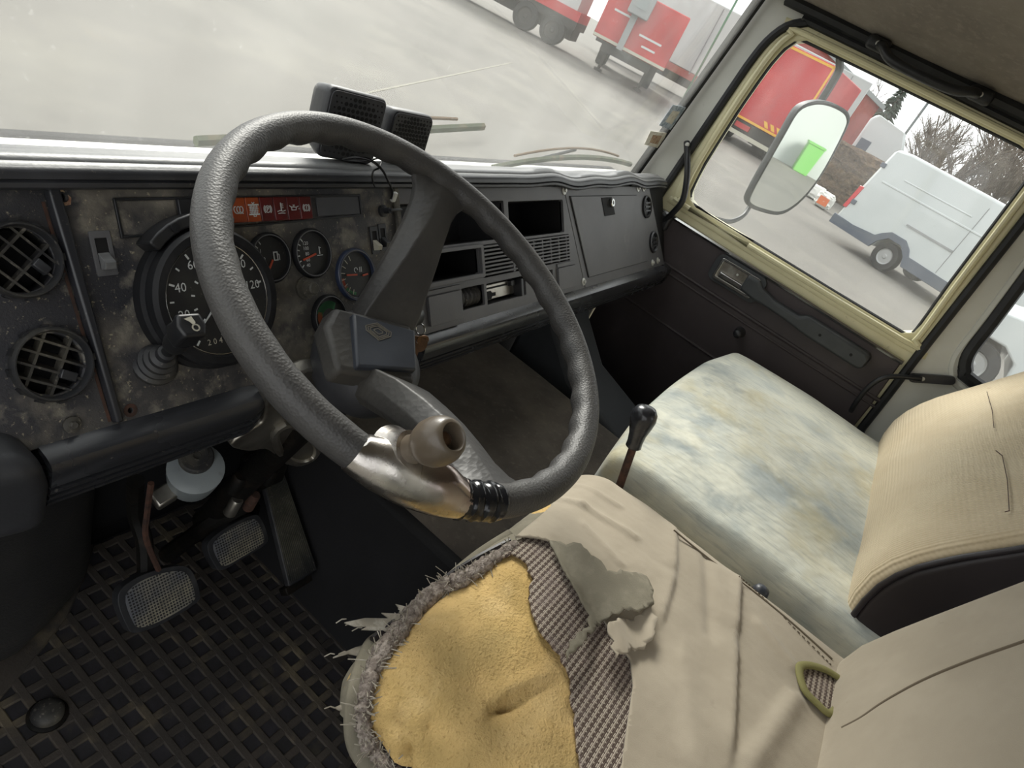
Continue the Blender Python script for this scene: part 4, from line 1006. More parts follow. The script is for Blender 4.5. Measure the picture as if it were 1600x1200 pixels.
# ------------------------------------------------------------------ floor mat, pedals and linkage
MT = FZ
matt = thing('floor_mat', 'dirty black rubber floor mat with a raised square lattice', 'floor mat', (-.1, .02, MT - .012))
mo = [(-.46, -.50), (.185, -.50), (.195, .34), (.10, .37), (-.08, .37), (-.14, .30), (-.20, .255), (-.30, .225), (-.46, .215)]
obj('mat_base', MB().plate(WORLD, mo, MT - .0125, MT - .0032), 'rubber_pit', matt, smooth=0)
px_, py_ = .0325, .0338
xs_ = [-.256 + px_ / 2 + k * px_ for k in range(-6, 14)]; ys_ = [.206 + py_ / 2 + k * py_ for k in range(-16, 5)]
hw = .0068
def clip_line(fix, along, lo, hi, st=.005):
    out = None; t = lo
    seg = []
    while t < hi:
        p = (fix, t) if along == 'y' else (t, fix)
        if inside(p, mo): seg.append(t)
        t += st
    return (seg[0], seg[-1]) if len(seg) > 2 else None
for x in xs_:
    sg = clip_line(x, 'y', -.36, .38)
    if sg: obj('lattice_rib', MB().hexa([(x - hw, sg[0], MT - .0036), (x + hw, sg[0], MT - .0036), (x + hw, sg[1], MT - .0036), (x - hw, sg[1], MT - .0036)], [(x - hw * .8, sg[0], MT), (x + hw * .8, sg[0], MT), (x + hw * .8, sg[1], MT), (x - hw * .8, sg[1], MT)]), 'rubber_mat', matt, smooth=0, bevel=.001, bseg=1)
for y in ys_:
    if y < -.33: continue
    sg = clip_line(y, 'x', -.45, .19)
    if sg: obj('lattice_rib', MB().hexa([(sg[0], y - hw, MT - .0036), (sg[1], y - hw, MT - .0036), (sg[1], y + hw, MT - .0036), (sg[0], y + hw, MT - .0036)], [(sg[0], y - hw * .8, MT - .0003), (sg[1], y - hw * .8, MT - .0003), (sg[1], y + hw * .8, MT - .0003), (sg[0], y + hw * .8, MT - .0003)]), 'rubber_mat', matt, smooth=0, bevel=.001, bseg=1)
obj('mat_border', MB().plate(WORLD, [(-.46, .13), (-.36, .165), (-.25, .222), (-.18, .262), (-.12, .32), (-.08, .368), (-.12, .375), (-.46, .375)], MT - .006, MT + .001), 'rubber_mat', matt, bevel=.002)

def pedal_frame(u, v, z, tilt, yaw=0.0):
    P = PZ(u, v, z); t = math.radians(tilt)
    return Frame(P, (math.cos(yaw), math.sin(yaw), 0), (-math.sin(yaw) * math.sin(t), math.cos(yaw) * math.sin(t), math.cos(t)))
def pad_pedal(name, label, cuv, quad, z, tilt, rib):
    fr = pedal_frame(*cuv, z, tilt)
    t = thing(name, label, 'pedal', fr.p(0, 0, -.01))
    o = smooth_poly([fr.at(u, v) for u, v in quad], 4)
    c = sum(np.array(p) for p in o) / len(o)
    b = obj('pad', MB().plate(fr, o, -.012, .004), 'pedal_edge', t, bevel=.004, bseg=3, label='rubber pedal pad')
    ins = [c + (np.array(p) - c) * .84 for p in o]
    obj('pad_face', MB().plate(fr, ins, .003, .0052), 'pedal_rubber', b, smooth=0)
    a0 = min(p[0] for p in ins); a1 = max(p[0] for p in ins); b0 = min(p[1] for p in ins); b1 = max(p[1] for p in ins)
    tr = MB(); st = .0042
    a = a0 + st
    while a < a1:
        q = b0 + st
        while q < b1:
            if inside((a, q), ins): tr.box(fr, a - .0011, a + .0011, q - .0011, q + .0011, .0050, .0062)
            q += st
        a += st
    obj('pad_tread', tr, 'pedal_edge', b, smooth=0, kind='stuff')
    return t, fr
cp_, fcl = pad_pedal('clutch_pedal', 'worn rubber clutch pedal, the left and nearer of the two square pads', (245, 937), [(182, 930), (215, 900), (270, 884), (296, 890), (310, 925), (304, 942), (255, 972), (212, 988), (196, 978)], -.56, 38, 1)
ca = [fcl.p(-.004, .02, -.012), PY(226, 850, .19), PY(212, 800, .215), PY(212, 752, .20)]
obj('pedal_arm', MB().tube(smooth_poly(ca, 5, False), .011, 8), 'greasy', cp_, label='rusty dark pedal arm')
obj('return_rod', MB().tube(smooth_poly([PY(236, 755, .17), PY(230, 800, .17), PY(228, 840, .165), PY(248, 890, .155)], 5, False), .004, 6), 'rust', cp_, label='thin bent rod')
bp_, fbr = pad_pedal('brake_pedal', 'worn rubber brake pedal between the clutch and the accelerator', (368, 848), [(322, 852), (345, 828), (388, 806), (404, 808), (416, 838), (410, 852), (375, 874), (346, 890), (334, 884)], -.56, 38, 1)
obj('pedal_arm', MB().tube(smooth_poly([fbr.p(.0, .02, -.012), PY(392, 806, .215), PY(397, 790, .22)], 4, False), .010, 8), 'greasy', bp_)
# accelerator
fac = pedal_frame(455, 830, -.57, 52)
ap = thing('accelerator_pedal', 'long ribbed accelerator pedal beside the engine cover', 'pedal', PZ(470, 915, -.62))
q = [fac.at(u, v) for u, v in ((411, 748), (443, 735), (497, 892), (452, 917))]
ao = obj('pad', MB().plate(fac, q, -.012, 0), 'pedal_edge', ap, bevel=.003)
tr = MB()
for i in range(15):
    k = .06 + .88 * i / 14
    p0 = q[0] * (1 - k) + q[1] * k; p1 = q[3] * (1 - k) + q[2] * k
    tr.strip(fac, [p0 * .97 + p1 * .03, p0 * .03 + p1 * .97], .0011, 0, .0014)
obj('pad_ribs', tr, 'black_dusty', ao, smooth=0, kind='stuff')
obj('pedal_hinge', MB().box(Frame(fac.p(*q[3], -.01), fac.x, fac.y), -.004, .05, -.014, .0, -.016, .004), 'greasy', ap, bevel=.002)
# brake fluid reservoir under the bolster
rc = PY(306, 733, .165)
ra = CAM - rc; ra = ra / np.linalg.norm(ra); ra = np.array((ra[0] * .6, ra[1] * .5 - .1, ra[2] * 1.3)); ra /= np.linalg.norm(ra)
FRS = Frame(rc, np.cross((0, 1, 0), ra), np.cross(ra, np.cross((0, 1, 0), ra)))
res = thing('brake_reservoir', 'round pale plastic fluid reservoir with black cap under the bolster', 'reservoir', FRS.p(0, 0, -.05))
obj('bowl', MB().lathe(FRS, 0, 0, [(.020, -.055), (.030, -.048), (.033, -.02), (.033, .0), (.0345, .001), (.0345, .004), (.030, .006), (.022, .008)], 32), 'reservoir', res)
rcap = obj('cap', MB().lathe(Frame(FRS.p(.006, .010, 0), FRS.x, FRS.y), 0, 0, [(.021, .004), (.021, .016), (.019, .018), (.014, .018), (.014, .021), (.005, .021), (.005, .018)], 28), 'black_dusty', res, label='black screw cap')
obj('bracket', MB().box(FRS, -.055, -.028, -.012, .012, -.05, -.03), 'alloy', res, bevel=.003)
# valve block and greasy link behind the pedals
vb = thing('pedal_linkage', 'greasy black valve block and link rod behind the brake pedal', 'linkage', PY(400, 780, .22))
vc = PY(410, 738, .20)
vo = obj('valve_block', MB().rbox(WORLD, vc[0] - .028, vc[0] + .034, vc[1] - .02, vc[1] + .03, vc[2] - .022, vc[2] + .03, .008, 3), 'greasy', vb)
for (u, v, r, m_) in ((376, 745, .0115, 'greasy'), (377, 745, .006, 'bronze'), (370, 782, .0095, 'alloy'), (398, 774, .009, 'rust'), (428, 735, .008, 'greasy')):
    c = PY(u, v, .165); FA = Frame(c, (.8, .5, 0), np.cross(CAM - c, (.8, .5, 0)))
    if FA.z @ (CAM - c) < 0: FA = Frame(c, -FA.x, FA.y)
    obj('fitting', MB().lathe(FA, 0, 0, [(r, -.03), (r, .0), (r * .8, .003), (r * .3, .003)], 14), m_, vo)
obj('link_rod', MB().tube([PY(384, 785, .19), PY(335, 815, .20), PY(300, 838, .22), PY(262, 866, .26)], .013, 8, radii=[.016, .017, .013, .015]), 'greasy', vb)
obj('link_strap', MB().tube(smooth_poly([PY(440, 735, .2), PY(425, 715, .19), PY(400, 712, .19), PY(385, 722, .19)], 4, False), .005, 6), 'greasy', vb)
# dip switch on the floor
ds = PZ(74, 1118, MT)
dsw = thing('floor_button', 'round domed black floor button on the rubber mat', 'button', (ds[0], ds[1], MT))
FDB = Frame((ds[0], ds[1], MT), (1, 0, 0), (0, 1, 0))
obj('collar', MB().lathe(FDB, 0, 0, [(.024, 0), (.024, .003), (.021, .005)], 28), 'greasy', dsw)
obj('dome', MB().lathe(FDB, 0, 0, [(.0195, .004), (.0195, .010), (.017, .0145), (.011, .017), (.004, .018)], 28), 'black_dusty', dsw)

# ------------------------------------------------------------------ seats
from mathutils import noise as mnoise
def nz(x, y, s, seed=0.0): return mnoise.noise(Vector((x * s + seed, y * s - seed, seed * 1.7)))
SX0, SX1, SY0, SY1, SZT, SR = -.235, .305, -.72, -.185, -.200, .06
CREASES = []        # (a0, b0, a1, b1, height, width)
def seat_map(a, b, off=0.0):
    """unrolled cushion cover: (a, b) runs flat over the top and down over the rounded sides"""
    ca = min(max(a, SX0 + SR), SX1 - SR); cb = min(max(b, SY0 + SR), SY1 - SR)
    e = np.array((a - ca, b - cb)); Ln = np.linalg.norm(e)
    zt = SZT - .016 * ((ca - .03) / .27) ** 2 - .010 * max(0, (cb + .30) / .12)
    if Ln < 1e-9: P = np.array((ca, cb, zt)); n = np.array((0, 0, 1.0))
    else:
        d = e / Ln; ph = Ln / SR
        if ph < math.pi / 2:
            P = np.array((ca + d[0] * SR * math.sin(ph), cb + d[1] * SR * math.sin(ph), zt - SR * (1 - math.cos(ph))))
            n = np.array((d[0] * math.sin(ph), d[1] * math.sin(ph), math.cos(ph)))
        else:
            P = np.array((ca + d[0] * SR, cb + d[1] * SR, zt - SR - (Ln - SR * math.pi / 2))); n = np.array((d[0], d[1], 0.0))
    return P + n * off
def proj(P):
    q = ROT @ (np.array(P) - CAM); return q[:2] / q[2] * FPX + np.array((800, 600))
def seat_uv(u, v, off=0.0):
    a, b = PZ(u, v, SZT)[:2]
    a = min(max(a, SX0 - .1), SX1 + .15); b = min(max(b, SY0 - .1), SY1 + .1)
    for _ in range(25):
        p0 = proj(seat_map(a, b, off)); h = 1e-4
        J = np.stack([(proj(seat_map(a + h, b, off)) - p0) / h, (proj(seat_map(a, b + h, off)) - p0) / h], 1)
        r = np.array((u, v)) - p0
        try: dl = np.linalg.solve(J.T @ J + np.eye(2) * 50, J.T @ r)
        except Exception: break
        dl = np.clip(dl, -.03, .03); a += dl[0]; b += dl[1]
    return np.array((a, b))
def seg_d(a, b, c):
    p0, p1, q0, q1 = c[0], c[1], c[2], c[3]; ux, uy = q0 - p0, q1 - p1; L2 = ux * ux + uy * uy
    t = max(0.0, min(1.0, ((a - p0) * ux + (b - p1) * uy) / L2)); dx, dy = a - p0 - ux * t, b - p1 - uy * t
    return math.hypot(dx, dy), (dy * ux - dx * uy) / math.sqrt(L2), t
def sheet(outline, off, sp, dispf=None, mapf=seat_map, jag=0.0, seed=1, skip=None):
    """a piece of cloth: outline in cover coordinates, meshed finely and laid on the cushion"""
    rnd = random.Random(seed); O = []
    m = len(outline)
    for i in range(m):
        p, q = np.array(outline[i], float), np.array(outline[(i + 1) % m], float)
        k = max(1, int(np.linalg.norm(q - p) / sp))
        for j in range(k):
            x = p + (q - p) * j / k
            if jag and not (skip and skip(x)): x = x + np.array((rnd.uniform(-jag, jag), rnd.uniform(-jag, jag)))
            O.append((x[0], x[1]))
    a0 = min(p[0] for p in O); a1 = max(p[0] for p in O); b0 = min(p[1] for p in O); b1 = max(p[1] for p in O)
    ex = []
    a = a0 + sp / 2; row = 0
    while a < a1:
        b = b0 + (sp / 2 if row % 2 else sp)
        while b < b1:
            ex.append((a, b))
            b += sp
        a += sp; row += 1
    ok = inside_many(ex, O); ex = [e for e, k in zip(ex, ok) if k]
    rv, rf = tri_poly(O, (), ex)
    vs = []
    for p in rv:
        o_ = off + (dispf(p[0], p[1]) if dispf else 0.0)
        vs.append(mapf(p[0], p[1], o_))
    return MB().add(vs, rf)
dseat = thing('driver_seat', 'torn driver seat in beige cloth cover with bare yellow foam', 'seat', (.035, -.45, FZ))
obj('seat_base', MB().rbox(WORLD, -.10, .105, SY0, SY1 - .02, FZ, -.30, .03, 3)  .rbox(WORLD, -.08, SX1 - .02, SY0, SY1 - .02, -.405, -.28, .03, 3), 'brown_vinyl', dseat, label='dark seat box under the cushion')
DENT = seat_uv(790, 1085); CR1 = [seat_uv(*p) for p in ((640, 1215), (632, 1170), (618, 1120))]; CR2 = [seat_uv(*p) for p in ((670, 1205), (665, 1140))]
CR3 = [seat_uv(*p) for p in ((770, 1110), (800, 1090), (850, 1070))]
def foam_d(a, b):
    z = .004 * nz(a, b, 9, 3) + .002 * nz(a, b, 30, 5)
    d = math.hypot(a - DENT[0], b - DENT[1]); z -= .009 * math.exp(-(d / .026) ** 2)
    for c, h, w in ((CR1, .007, .004), (CR2, .004, .006), (CR3, .008, .004)):
        for p, q in zip(c[:-1], c[1:]):
            dd, sg, t = seg_d(a, b, (*p, *q))
            z -= h * math.exp(-(dd / w) ** 2)
            if dd < .03: z += .004 * math.exp(-(max(0, dd - w) / .012) ** 2) * (1 if sg > 0 else -.4)
    return z
fo = sheet(rrect(SX0 - .012, SX1 + .01, SY0 + .02, SY1 + .008, .03, 4), 0.0, .0065, foam_d)
obj('foam', fo, 'foam', dseat, smooth=80, label='bare yellow foam, cracked and dented')
# woven old fabric under the cover
HT = [(772, 872), (800, 866), (822, 878), (832, 905), (826, 925), (829, 950), (842, 985), (866, 1012), (886, 1042), (893, 1090), (900, 1150), (912, 1230), (1040, 1230), (1040, 1000), (950, 880), (870, 830), (815, 840)]
ho = [seat_uv(u, v, .006) for u, v in HT]
obj('woven_fabric', sheet(ho, .005, .006, lambda a, b: .002 * nz(a, b, 25, 8), jag=.0022, seed=4), 'houndstooth', dseat, solid=.003, smooth=80, label='brown and grey houndstooth fabric')
# beige cover
CV = [(806, 838), (860, 792), (905, 757)]
edge = [seat_uv(u, v, .012) for u, v in CV]
edge[2] = np.array((SX1 - .03, SY1 + .02))
rightdn = [np.array((SX1 + .13, SY1 + .01)), np.array((SX1 + .13, SY0 + .02))]
rear = [np.array((.0, SY0 + .02)), seat_uv(955, 1235, .012)]
left = [seat_uv(u, v, .012) for u, v in ((975, 1190), (982, 1130), (990, 1070), (986, 1030), (955, 985), (925, 930), (895, 885), (868, 848))]
for p, q, h, w in (((1046, 830), (1045, 905), .006, .012), ((1045, 905), (1022, 985), .006, .012), ((1147, 905), (1140, 1000), .009, .012), ((1140, 1000), (1126, 1200), .009, .012), ((1095, 880), (1100, 1000), -.003, .010),
                   ((840, 800), (905, 800), .004, .007), ((905, 800), (985, 850), .004, .007), ((860, 775), (960, 800), .003, .006), ((905, 830), (960, 890), .003, .006), ((1230, 1100), (1160, 1200), .008, .014), ((1180, 985), (1230, 1050), .005, .012), ((1060, 1040), (1075, 1200), .003, .02)):
    P_, Q_ = seat_uv(*p), seat_uv(*q)
    fold = p[0] in (1046, 1045, 1147, 1140)
    sd = 0
    if fold:
        S_ = seat_uv(p[0] - 30, (p[1] + q[1]) / 2 - 5); sd = 1 if seg_d(*S_, (*P_, *Q_))[1] > 0 else -1
    CREASES.append((*P_, *Q_, h, w, sd))
def cover_d(a, b):
    z = .003 * nz(a, b, 8, 11) + .0012 * nz(a, b, 22, 2)
    for c in CREASES:
        dd, sg, t = seg_d(a, b, c[:4])
        if dd > .09: continue
        if len(c) > 6 and c[6]:
            fade = min(1, max(0, t) * 6, max(0, 1 - t) * 6) * .7 + .3
            z += c[4] * fade * (math.exp(-dd / .022) if sg * c[6] > 0 else math.exp(-(dd / .0035) ** 2))
        elif sg > 0: z += c[4] * math.exp(-(dd / c[5]) ** 2)
        else: z += c[4] * math.exp(-(dd / (c[5] * .65)) ** 2)
    return z
cvo = edge + rightdn + rear + left
cv = obj('cover', sheet(cvo, .010, .0048, cover_d, jag=.0), 'beige_cloth', dseat, solid=.0022, smooth=80, label='loose beige cloth seat cover')
# stitched seam down the right edge
sm = [seat_map(*(lambda q: (q[0], q[1], .0118 + cover_d(*q)))(seat_uv(u, v, .012))) for u, v in ((1050, 832), (1110, 872), (1175, 920), (1240, 975), (1300, 1030))]
obj('cover_seam', MB().tube(smooth_poly(sm, 5, False), .0014, 6), 'seam', cv)
sm2 = [seat_map(*(lambda q: (q[0], q[1], .012 + cover_d(*q)))(seat_uv(u, v, .012))) for u, v in ((1150, 905), (1190, 930), (1245, 985), (1300, 1040))]
for p, q in zip(smooth_poly(sm2, 8, False)[::1][:-1], smooth_poly(sm2, 8, False)[1:]):
    obj('stitch', MB().tube([p * .85 + q * .15, p * .3 + q * .7], .0009, 4), 'seam', cv)
# folded-back torn flap, underside out
def flap(pts, lift, material, seed, name, lab, par):
    o_ = [seat_uv(u, v, .02) for u, v in pts]
    base0 = seat_uv(862, 845, .02); base1 = seat_uv(980, 1030, .02)
    def up(a, b):
        dd, sg, t = seg_d(a, b, (*base0, *base1))
        return lift * min(1, dd / .035) + .003 * nz(a, b, 30, seed)
    return obj(name, sheet(o_, .014, .0055, up, jag=.0026, seed=seed), material, par, solid=.0022, smooth=80, label=lab)
fl = flap([(862, 843), (900, 856), (925, 878), (940, 900), (970, 903), (1003, 906), (1013, 925), (1010, 958), (985, 962), (958, 962), (935, 978), (912, 1000), (897, 1022), (876, 1040), (886, 1012), (914, 984), (918, 962), (893, 905)], .016, 'cloth_under', 5, 'cover_flap', 'grey-green underside of the torn cover folded back', dseat)
obj('torn_corner', MB().add(*(lambda s: (s.v, s.f))(sheet([seat_uv(u, v, .02) for u, v in ((942, 985), (968, 966), (1003, 962), (1012, 940), (1021, 980), (1014, 1006), (986, 1014), (957, 1036))], .022, .006, lambda a, b: .006 * math.sin((a - b) * 60) + .003 * nz(a, b, 30, 9), jag=.0024, seed=9))), 'beige_cloth', fl, solid=.0022, smooth=80)
# frayed woven edge along the front and left of the foam, with loose threads
ep = [seat_uv(u, v, .008) for u, v in ((806, 845), (770, 868), (724, 898), (690, 912), (655, 940), (622, 980), (596, 1012), (576, 1052), (566, 1095), (563, 1130), (572, 1165), (590, 1190), (625, 1225))]
epc = smooth_poly([seat_map(*p, .004) for p in ep], 8, False)
rnd = random.Random(3)
rad = [(.0058 + .003 * rnd.random()) * (.55 + .75 * math.sin(min(1, i / 30.0) * math.pi / 2 + .3) * (1 if i < 50 else .65)) for i in range(len(epc))]
fe = obj('frayed_edge', MB().tube(epc, .009, 10, radii=rad), 'fray', dseat, smooth=80, label='frayed edge of the old woven fabric')
th = MB()
for i in range(420):
    k = rnd.randrange(len(epc)); p = epc[k]
    d = np.array((rnd.uniform(-1, 1), rnd.uniform(-1, 1), rnd.uniform(-.1, 1))); d = d / np.linalg.norm(d)
    q = p + d * rad[k] * .9; L = rnd.uniform(.003, .012); w = np.array((rnd.uniform(-1, 1), rnd.uniform(-1, 1), rnd.uniform(-.6, .4))) * L * .5
    th.tube([q, q + d * L * .5 + w * .4, q + d * L + w], .00055, 4)
obj('loose_threads', th, 'thread', fe, kind='stuff')
skp = [p for p in ep]
skp = [np.array(p) for p in ep] + [np.array((SX0 + .05, SY0 + .05)), np.array((SX0 - .020, SY0 + .05)), np.array((SX0 - .020, SY1 - .01)), np.array((SX0 + .02, SY1 + .03)), np.array((SX1 + .0, SY1 + .10)), np.array((SX1 - .02, SY1 + .0))]
obj('side_skirt', sheet(skp, .002, .009, lambda a, b: .002 * nz(a, b, 14, 7)), 'cloth_under', dseat, smooth=80, label='worn grey cloth skirt round the cushion sides')
# strip of old cover hanging outside the frayed edge
op = [seat_uv(u, v, .0) for u, v in ((800, 836), (752, 858), (705, 885), (650, 920), (610, 962), (580, 1012), (560, 1065), (552, 1120), (560, 1170), (600, 1222))]
opc = smooth_poly([seat_map(*p, .001) for p in op], 6, False)
obj('cover_remnant', MB().tube(opc, .008, 8, flat=.5), 'cloth_under', dseat, smooth=80, label='narrow remnant of the cover below the foam')
obj('inner_piping', MB().tube([p + np.array((0, .0, -.004)) for p in smooth_poly([seat_map(*seat_uv(u, v, .0), .006) for u, v in ((800, 850), (752, 876), (700, 903), (655, 930), (615, 972), (590, 1005))], 5, False)], .0045, 8), 'brown_vinyl', dseat)
def rag(pts, z, seed, par):
    """torn tail of cloth sticking out from the seat edge"""
    P = [PZ(u, v, z) for u, v in pts]
    c = sum(P) / len(P); o2 = [(p[0], p[1]) for p in P]
    rv, rf = tri_poly(o2)
    rr = random.Random(seed)
    mbx = MB().add([(p[0], p[1], z + .012 * nz(p[0], p[1], 30, seed) - .10 * max(0, math.hypot(p[0] - P[0][0], p[1] - P[0][1]))) for p in rv], rf)
    return obj('torn_tail', mbx, 'thread', par, solid=.0016, smooth=60, label='pale torn tail of cloth')
rg1 = rag([(640, 948), (618, 944), (632, 956), (598, 954), (610, 962), (572, 962), (541, 967), (556, 974), (575, 977), (566, 981), (600, 984), (618, 992), (634, 978)], -.245, 1, dseat)
rg2 = rag([(600, 1002), (578, 1006), (590, 1010), (556, 1010), (523, 1022), (545, 1019), (560, 1024), (586, 1024), (597, 1016)], -.26, 2, dseat)
rg3 = rag([(566, 1088), (548, 1088), (536, 1100), (523, 1106), (530, 1111), (546, 1106), (562, 1112)], -.27, 3, dseat)
for rgx, uvs in ((rg1, ((541, 967), (556, 974), (566, 981))), (rg2, ((523, 1022), (545, 1019))), (rg3, ((523, 1106),))):
    for (u, v) in uvs:
        p = PZ(u, v, -.26); q = PZ(u - 16, v + rnd.uniform(-2, 8), -.265)
        obj('thread_end', MB().tube([p, (p + q) / 2 + np.array((0, 0, .003)), q], .0007, 4), 'thread', rgx)
# strap slot with olive binding in the cover
so = [seat_uv(u, v, .016) for u, v in ((1248, 1046), (1262, 1040), (1290, 1048), (1318, 1066), (1330, 1078), (1312, 1104), (1296, 1116), (1276, 1100), (1256, 1078))]
sl3 = [seat_map(*p, .017) for p in so]
sl = obj('slot_binding', MB().tube(smooth_poly(sl3, 4), .0055, 8, closed=True, flat=.55), 'olive_binding', dseat, smooth=80, label='olive bound slot in the cover')
obj('slot_lining', sheet([np.array(p) for p in so], .0135, .006, None), 'houndstooth', sl, smooth=0)
# driver backrest
DBF = Frame((.035, -.612, -.15), (1, 0, 0), (0, -.30, 1))
def dbf(q):
    x, y, z = q
    k = max(0.0, min(1.0, (z) / .05)); t = (y + .12)
    f = 1 - k
    z2 = z - .010 * f * math.cos(min(1, abs(x / .27)) * math.pi / 2) + .020 * f * max(0, -.02 - y) / .1
    return np.array((x * (1 - .05 * max(0, y) / .5) * (1 - .11 * (max(0, .06 - y) / .17) ** 2), y, z2))
bk_ = obj('backrest', MB().rbox(DBF, -.272, .272, -.115, .62, 0, .13, .055, 14, fn=dbf, m=5), 'beige_cloth', dseat, smooth=80, label='backrest in beige cloth cover')
seam = [DBF.p(*DBF.at(u, v, -.002)[:2], -.002) for u, v in ((1322, 1146), (1352, 1130), (1390, 1104), (1450, 1071), (1520, 1042), (1600, 1014), (1660, 994))]
seam = [p - DBF.z * .006 for p in seam]
obj('backrest_seam', MB().tube(smooth_poly(seam, 5, False), .0020, 6), 'seam', bk_)

# ------------------------------------------------------------------ passenger bench
pseat = thing('passenger_seat', 'wide passenger seat with pale stained denim-like cushion and ribbed beige backrest', 'seat', (.82, -.45, FZ))
def pcf(q):
    x, y, z = q
    k = max(0.0, min(1.0, (z + .42) / .16))
    cx = (x - .82) / .42; cy = (y + .44) / .27
    z2 = z + k * (.018 * (1 - cx * cx) * (1 - cy * cy * .5)) - k * .020 * max(0, cy) ** 3 * 1.0
    z2 += k * (.005 * nz(x, y, 7, 6) + .003 * nz(x, y, 16, 2) * max(0, -cy + .4))
    y2 = y - .03 * max(0, abs(cx) - .55) * (1 if y > -.44 else 0) + (.03 * (1 - cx * cx) if y > -.3 else 0) * .5
    return np.array((x, y2, z2))
obj('cushion', MB().rbox(WORLD, .395, 1.245, -.71, -.178, -.408, -.228, .024, 26, fn=pcf, m=5), 'denim', pseat, smooth=80, label='pale grey-green cloth cushion, stained')
# gathers where the cover is tucked in under the backrest
for (pts, r) in ((((1372, 692), (1345, 690), (1320, 700)), .004), (((1355, 775), (1335, 745), (1322, 735)), .004), (((1300, 830), (1320, 790), (1322, 740)), .005), (((1260, 690), (1240, 720), (1228, 760)), .005)):
    obj('cover_gather', MB().tube(smooth_poly([PZ(u, v, -.2365) for u, v in pts], 5, False), r, 8, flat=.7, radii=None), 'denim', pseat, smooth=80)
obj('seat_box', MB().rbox(WORLD, .835, 1.23, -.70, -.22, FZ - .01, -.43, .02, 3), 'brown_vinyl', pseat)
PBF = Frame((.835, -.602, -.15), (1, 0, 0), (0, -.50, 1))
_pp = [PBF.loc((.835, y, z)) for y, z in ((-.665, -.31), (-.632, -.275), (-.617, -.25), (-.606, -.21), (-.603, -.16), (-.612, -.11), (-.640, -.055), (-.680, .005), (-.722, .075), (-.80, .22), (-.88, .38))]
_pt = [p[1] for p in _pp]; _pc = [p[2] for p in _pp]
def pbf(q):
    x, y, z = q
    f = 1 - max(0.0, min(1.0, (z - .03) / .12))
    return np.array((x, y, z + f * float(np.interp(y, _pt, _pc)) + .003 * nz(x, y, 7, 4) * (1 if z < .03 else 0)))
pb = obj('backrest', MB().rbox(PBF, -.405, .405, -.135, .60, .0, .05, .022, 20, fn=pbf, m=5), 'ribbed_cloth', pseat, smooth=80, label='ribbed beige cloth backrest')
def pbs(q):
    return np.array((q[0], q[1], q[2] + .0))
obj('backrest_shell', MB().rbox(PBF, -.413, .413, -.15, .62, .017, .17, .012, 20, fn=pbf, m=4), 'brown_vinyl', pseat, smooth=80, label='dark brown vinyl side and back of the backrest')
pip = []
for t in np.linspace(-.09, .58, 24): pip.append(PBF.p(-.411, t, .016 + float(np.interp(t, _pt, _pc))))
obj('backrest_piping', MB().tube(pip, .0045, 8), 'brown_vinyl', pseat, smooth=80)
for pts in (((1542, 612), (1550, 640), (1553, 668)), ((1556, 704), (1566, 712), (1574, 750), (1577, 798), (1570, 800))):
    obj('pulled_thread', MB().tube([PBF.p(*PBF.at(u, v, -.006), -.006) for u, v in pts], .0008, 4), 'rust', pb)

# ------------------------------------------------------------------ levers and handles
gl = thing('gear_lever', 'black pear-shaped gear knob on a rusty rod between the seats', 'gear lever', (.352, -.262, -.415))
g1 = PX(1000, 668, .352); g0 = PX(966, 765, .353); gd_ = (g0 - g1) / np.linalg.norm(g0 - g1)
foot = g0 + gd_ * ((-.412 - g0[2]) / gd_[2])
obj('rod', MB().tube([foot, g0, g1], .0065, 10), 'rust', gl)
FG = Frame(g1, np.cross(-gd_, (0, 1, 0)), np.cross(-gd_, np.cross(-gd_, (0, 1, 0))))
if FG.z @ gd_ > 0: FG = Frame(g1, -FG.x, FG.y)
obj('knob', MB().lathe(FG, 0, 0, [(.0105, -.036), (.0125, -.034), (.0120, -.026), (.0135, -.012), (.0180, .004), (.0205, .016), (.0195, .026), (.0150, .0335), (.0085, .0365), (.003, .037)], 32), 'trim_gloss', gl, smooth=60, label='shiny black knob')
g2 = PX(1187, 926, .345)
hb2 = thing('handbrake_knob', 'small grey round knob just showing between the two seats', 'knob', (g2[0], g2[1], -.415))
FG2 = Frame(g2, (1, 0, 0), (0, 1, 0))
obj('ball', MB().lathe(FG2, 0, 0, [(.004, -.012), (.010, -.009), (.013, 0), (.010, .009), (.004, .012)], 20), 'hub_pad', hb2, smooth=60)
obj('rod', MB().tube([g2, (g2[0], g2[1], -.412)], .004, 8), 'greasy', hb2)

ha = thing('pillar_handle', 'black bent grab bar bolted to the windscreen pillar', 'grab handle', PX(1035, 345, 1.335))
hp = [PX(1073, 222, 1.345), PX(1074, 250, 1.325), PX(1073, 280, 1.322), PX(1067, 312, 1.325), PX(1052, 332, 1.33), PX(1036, 346, 1.338)]
obj('bar', MB().tube(smooth_poly(hp, 5, False), .0085, 10), 'black_plastic', ha)
obj('end_screw', MB().lathe(Frame(PX(1074, 226, 1.334), (0, 1, 0), (0, 0, 1), (-1, 0, 0)), 0, 0, [(.006, -.002), (.006, .002), (.004, .003)], 14), 'bolt_zinc', ha)
obj('foot_plate', MB().rbox(FR, .165, .215, -.10, -.055, .0, .03, .008, 3), 'black_plastic', ha)

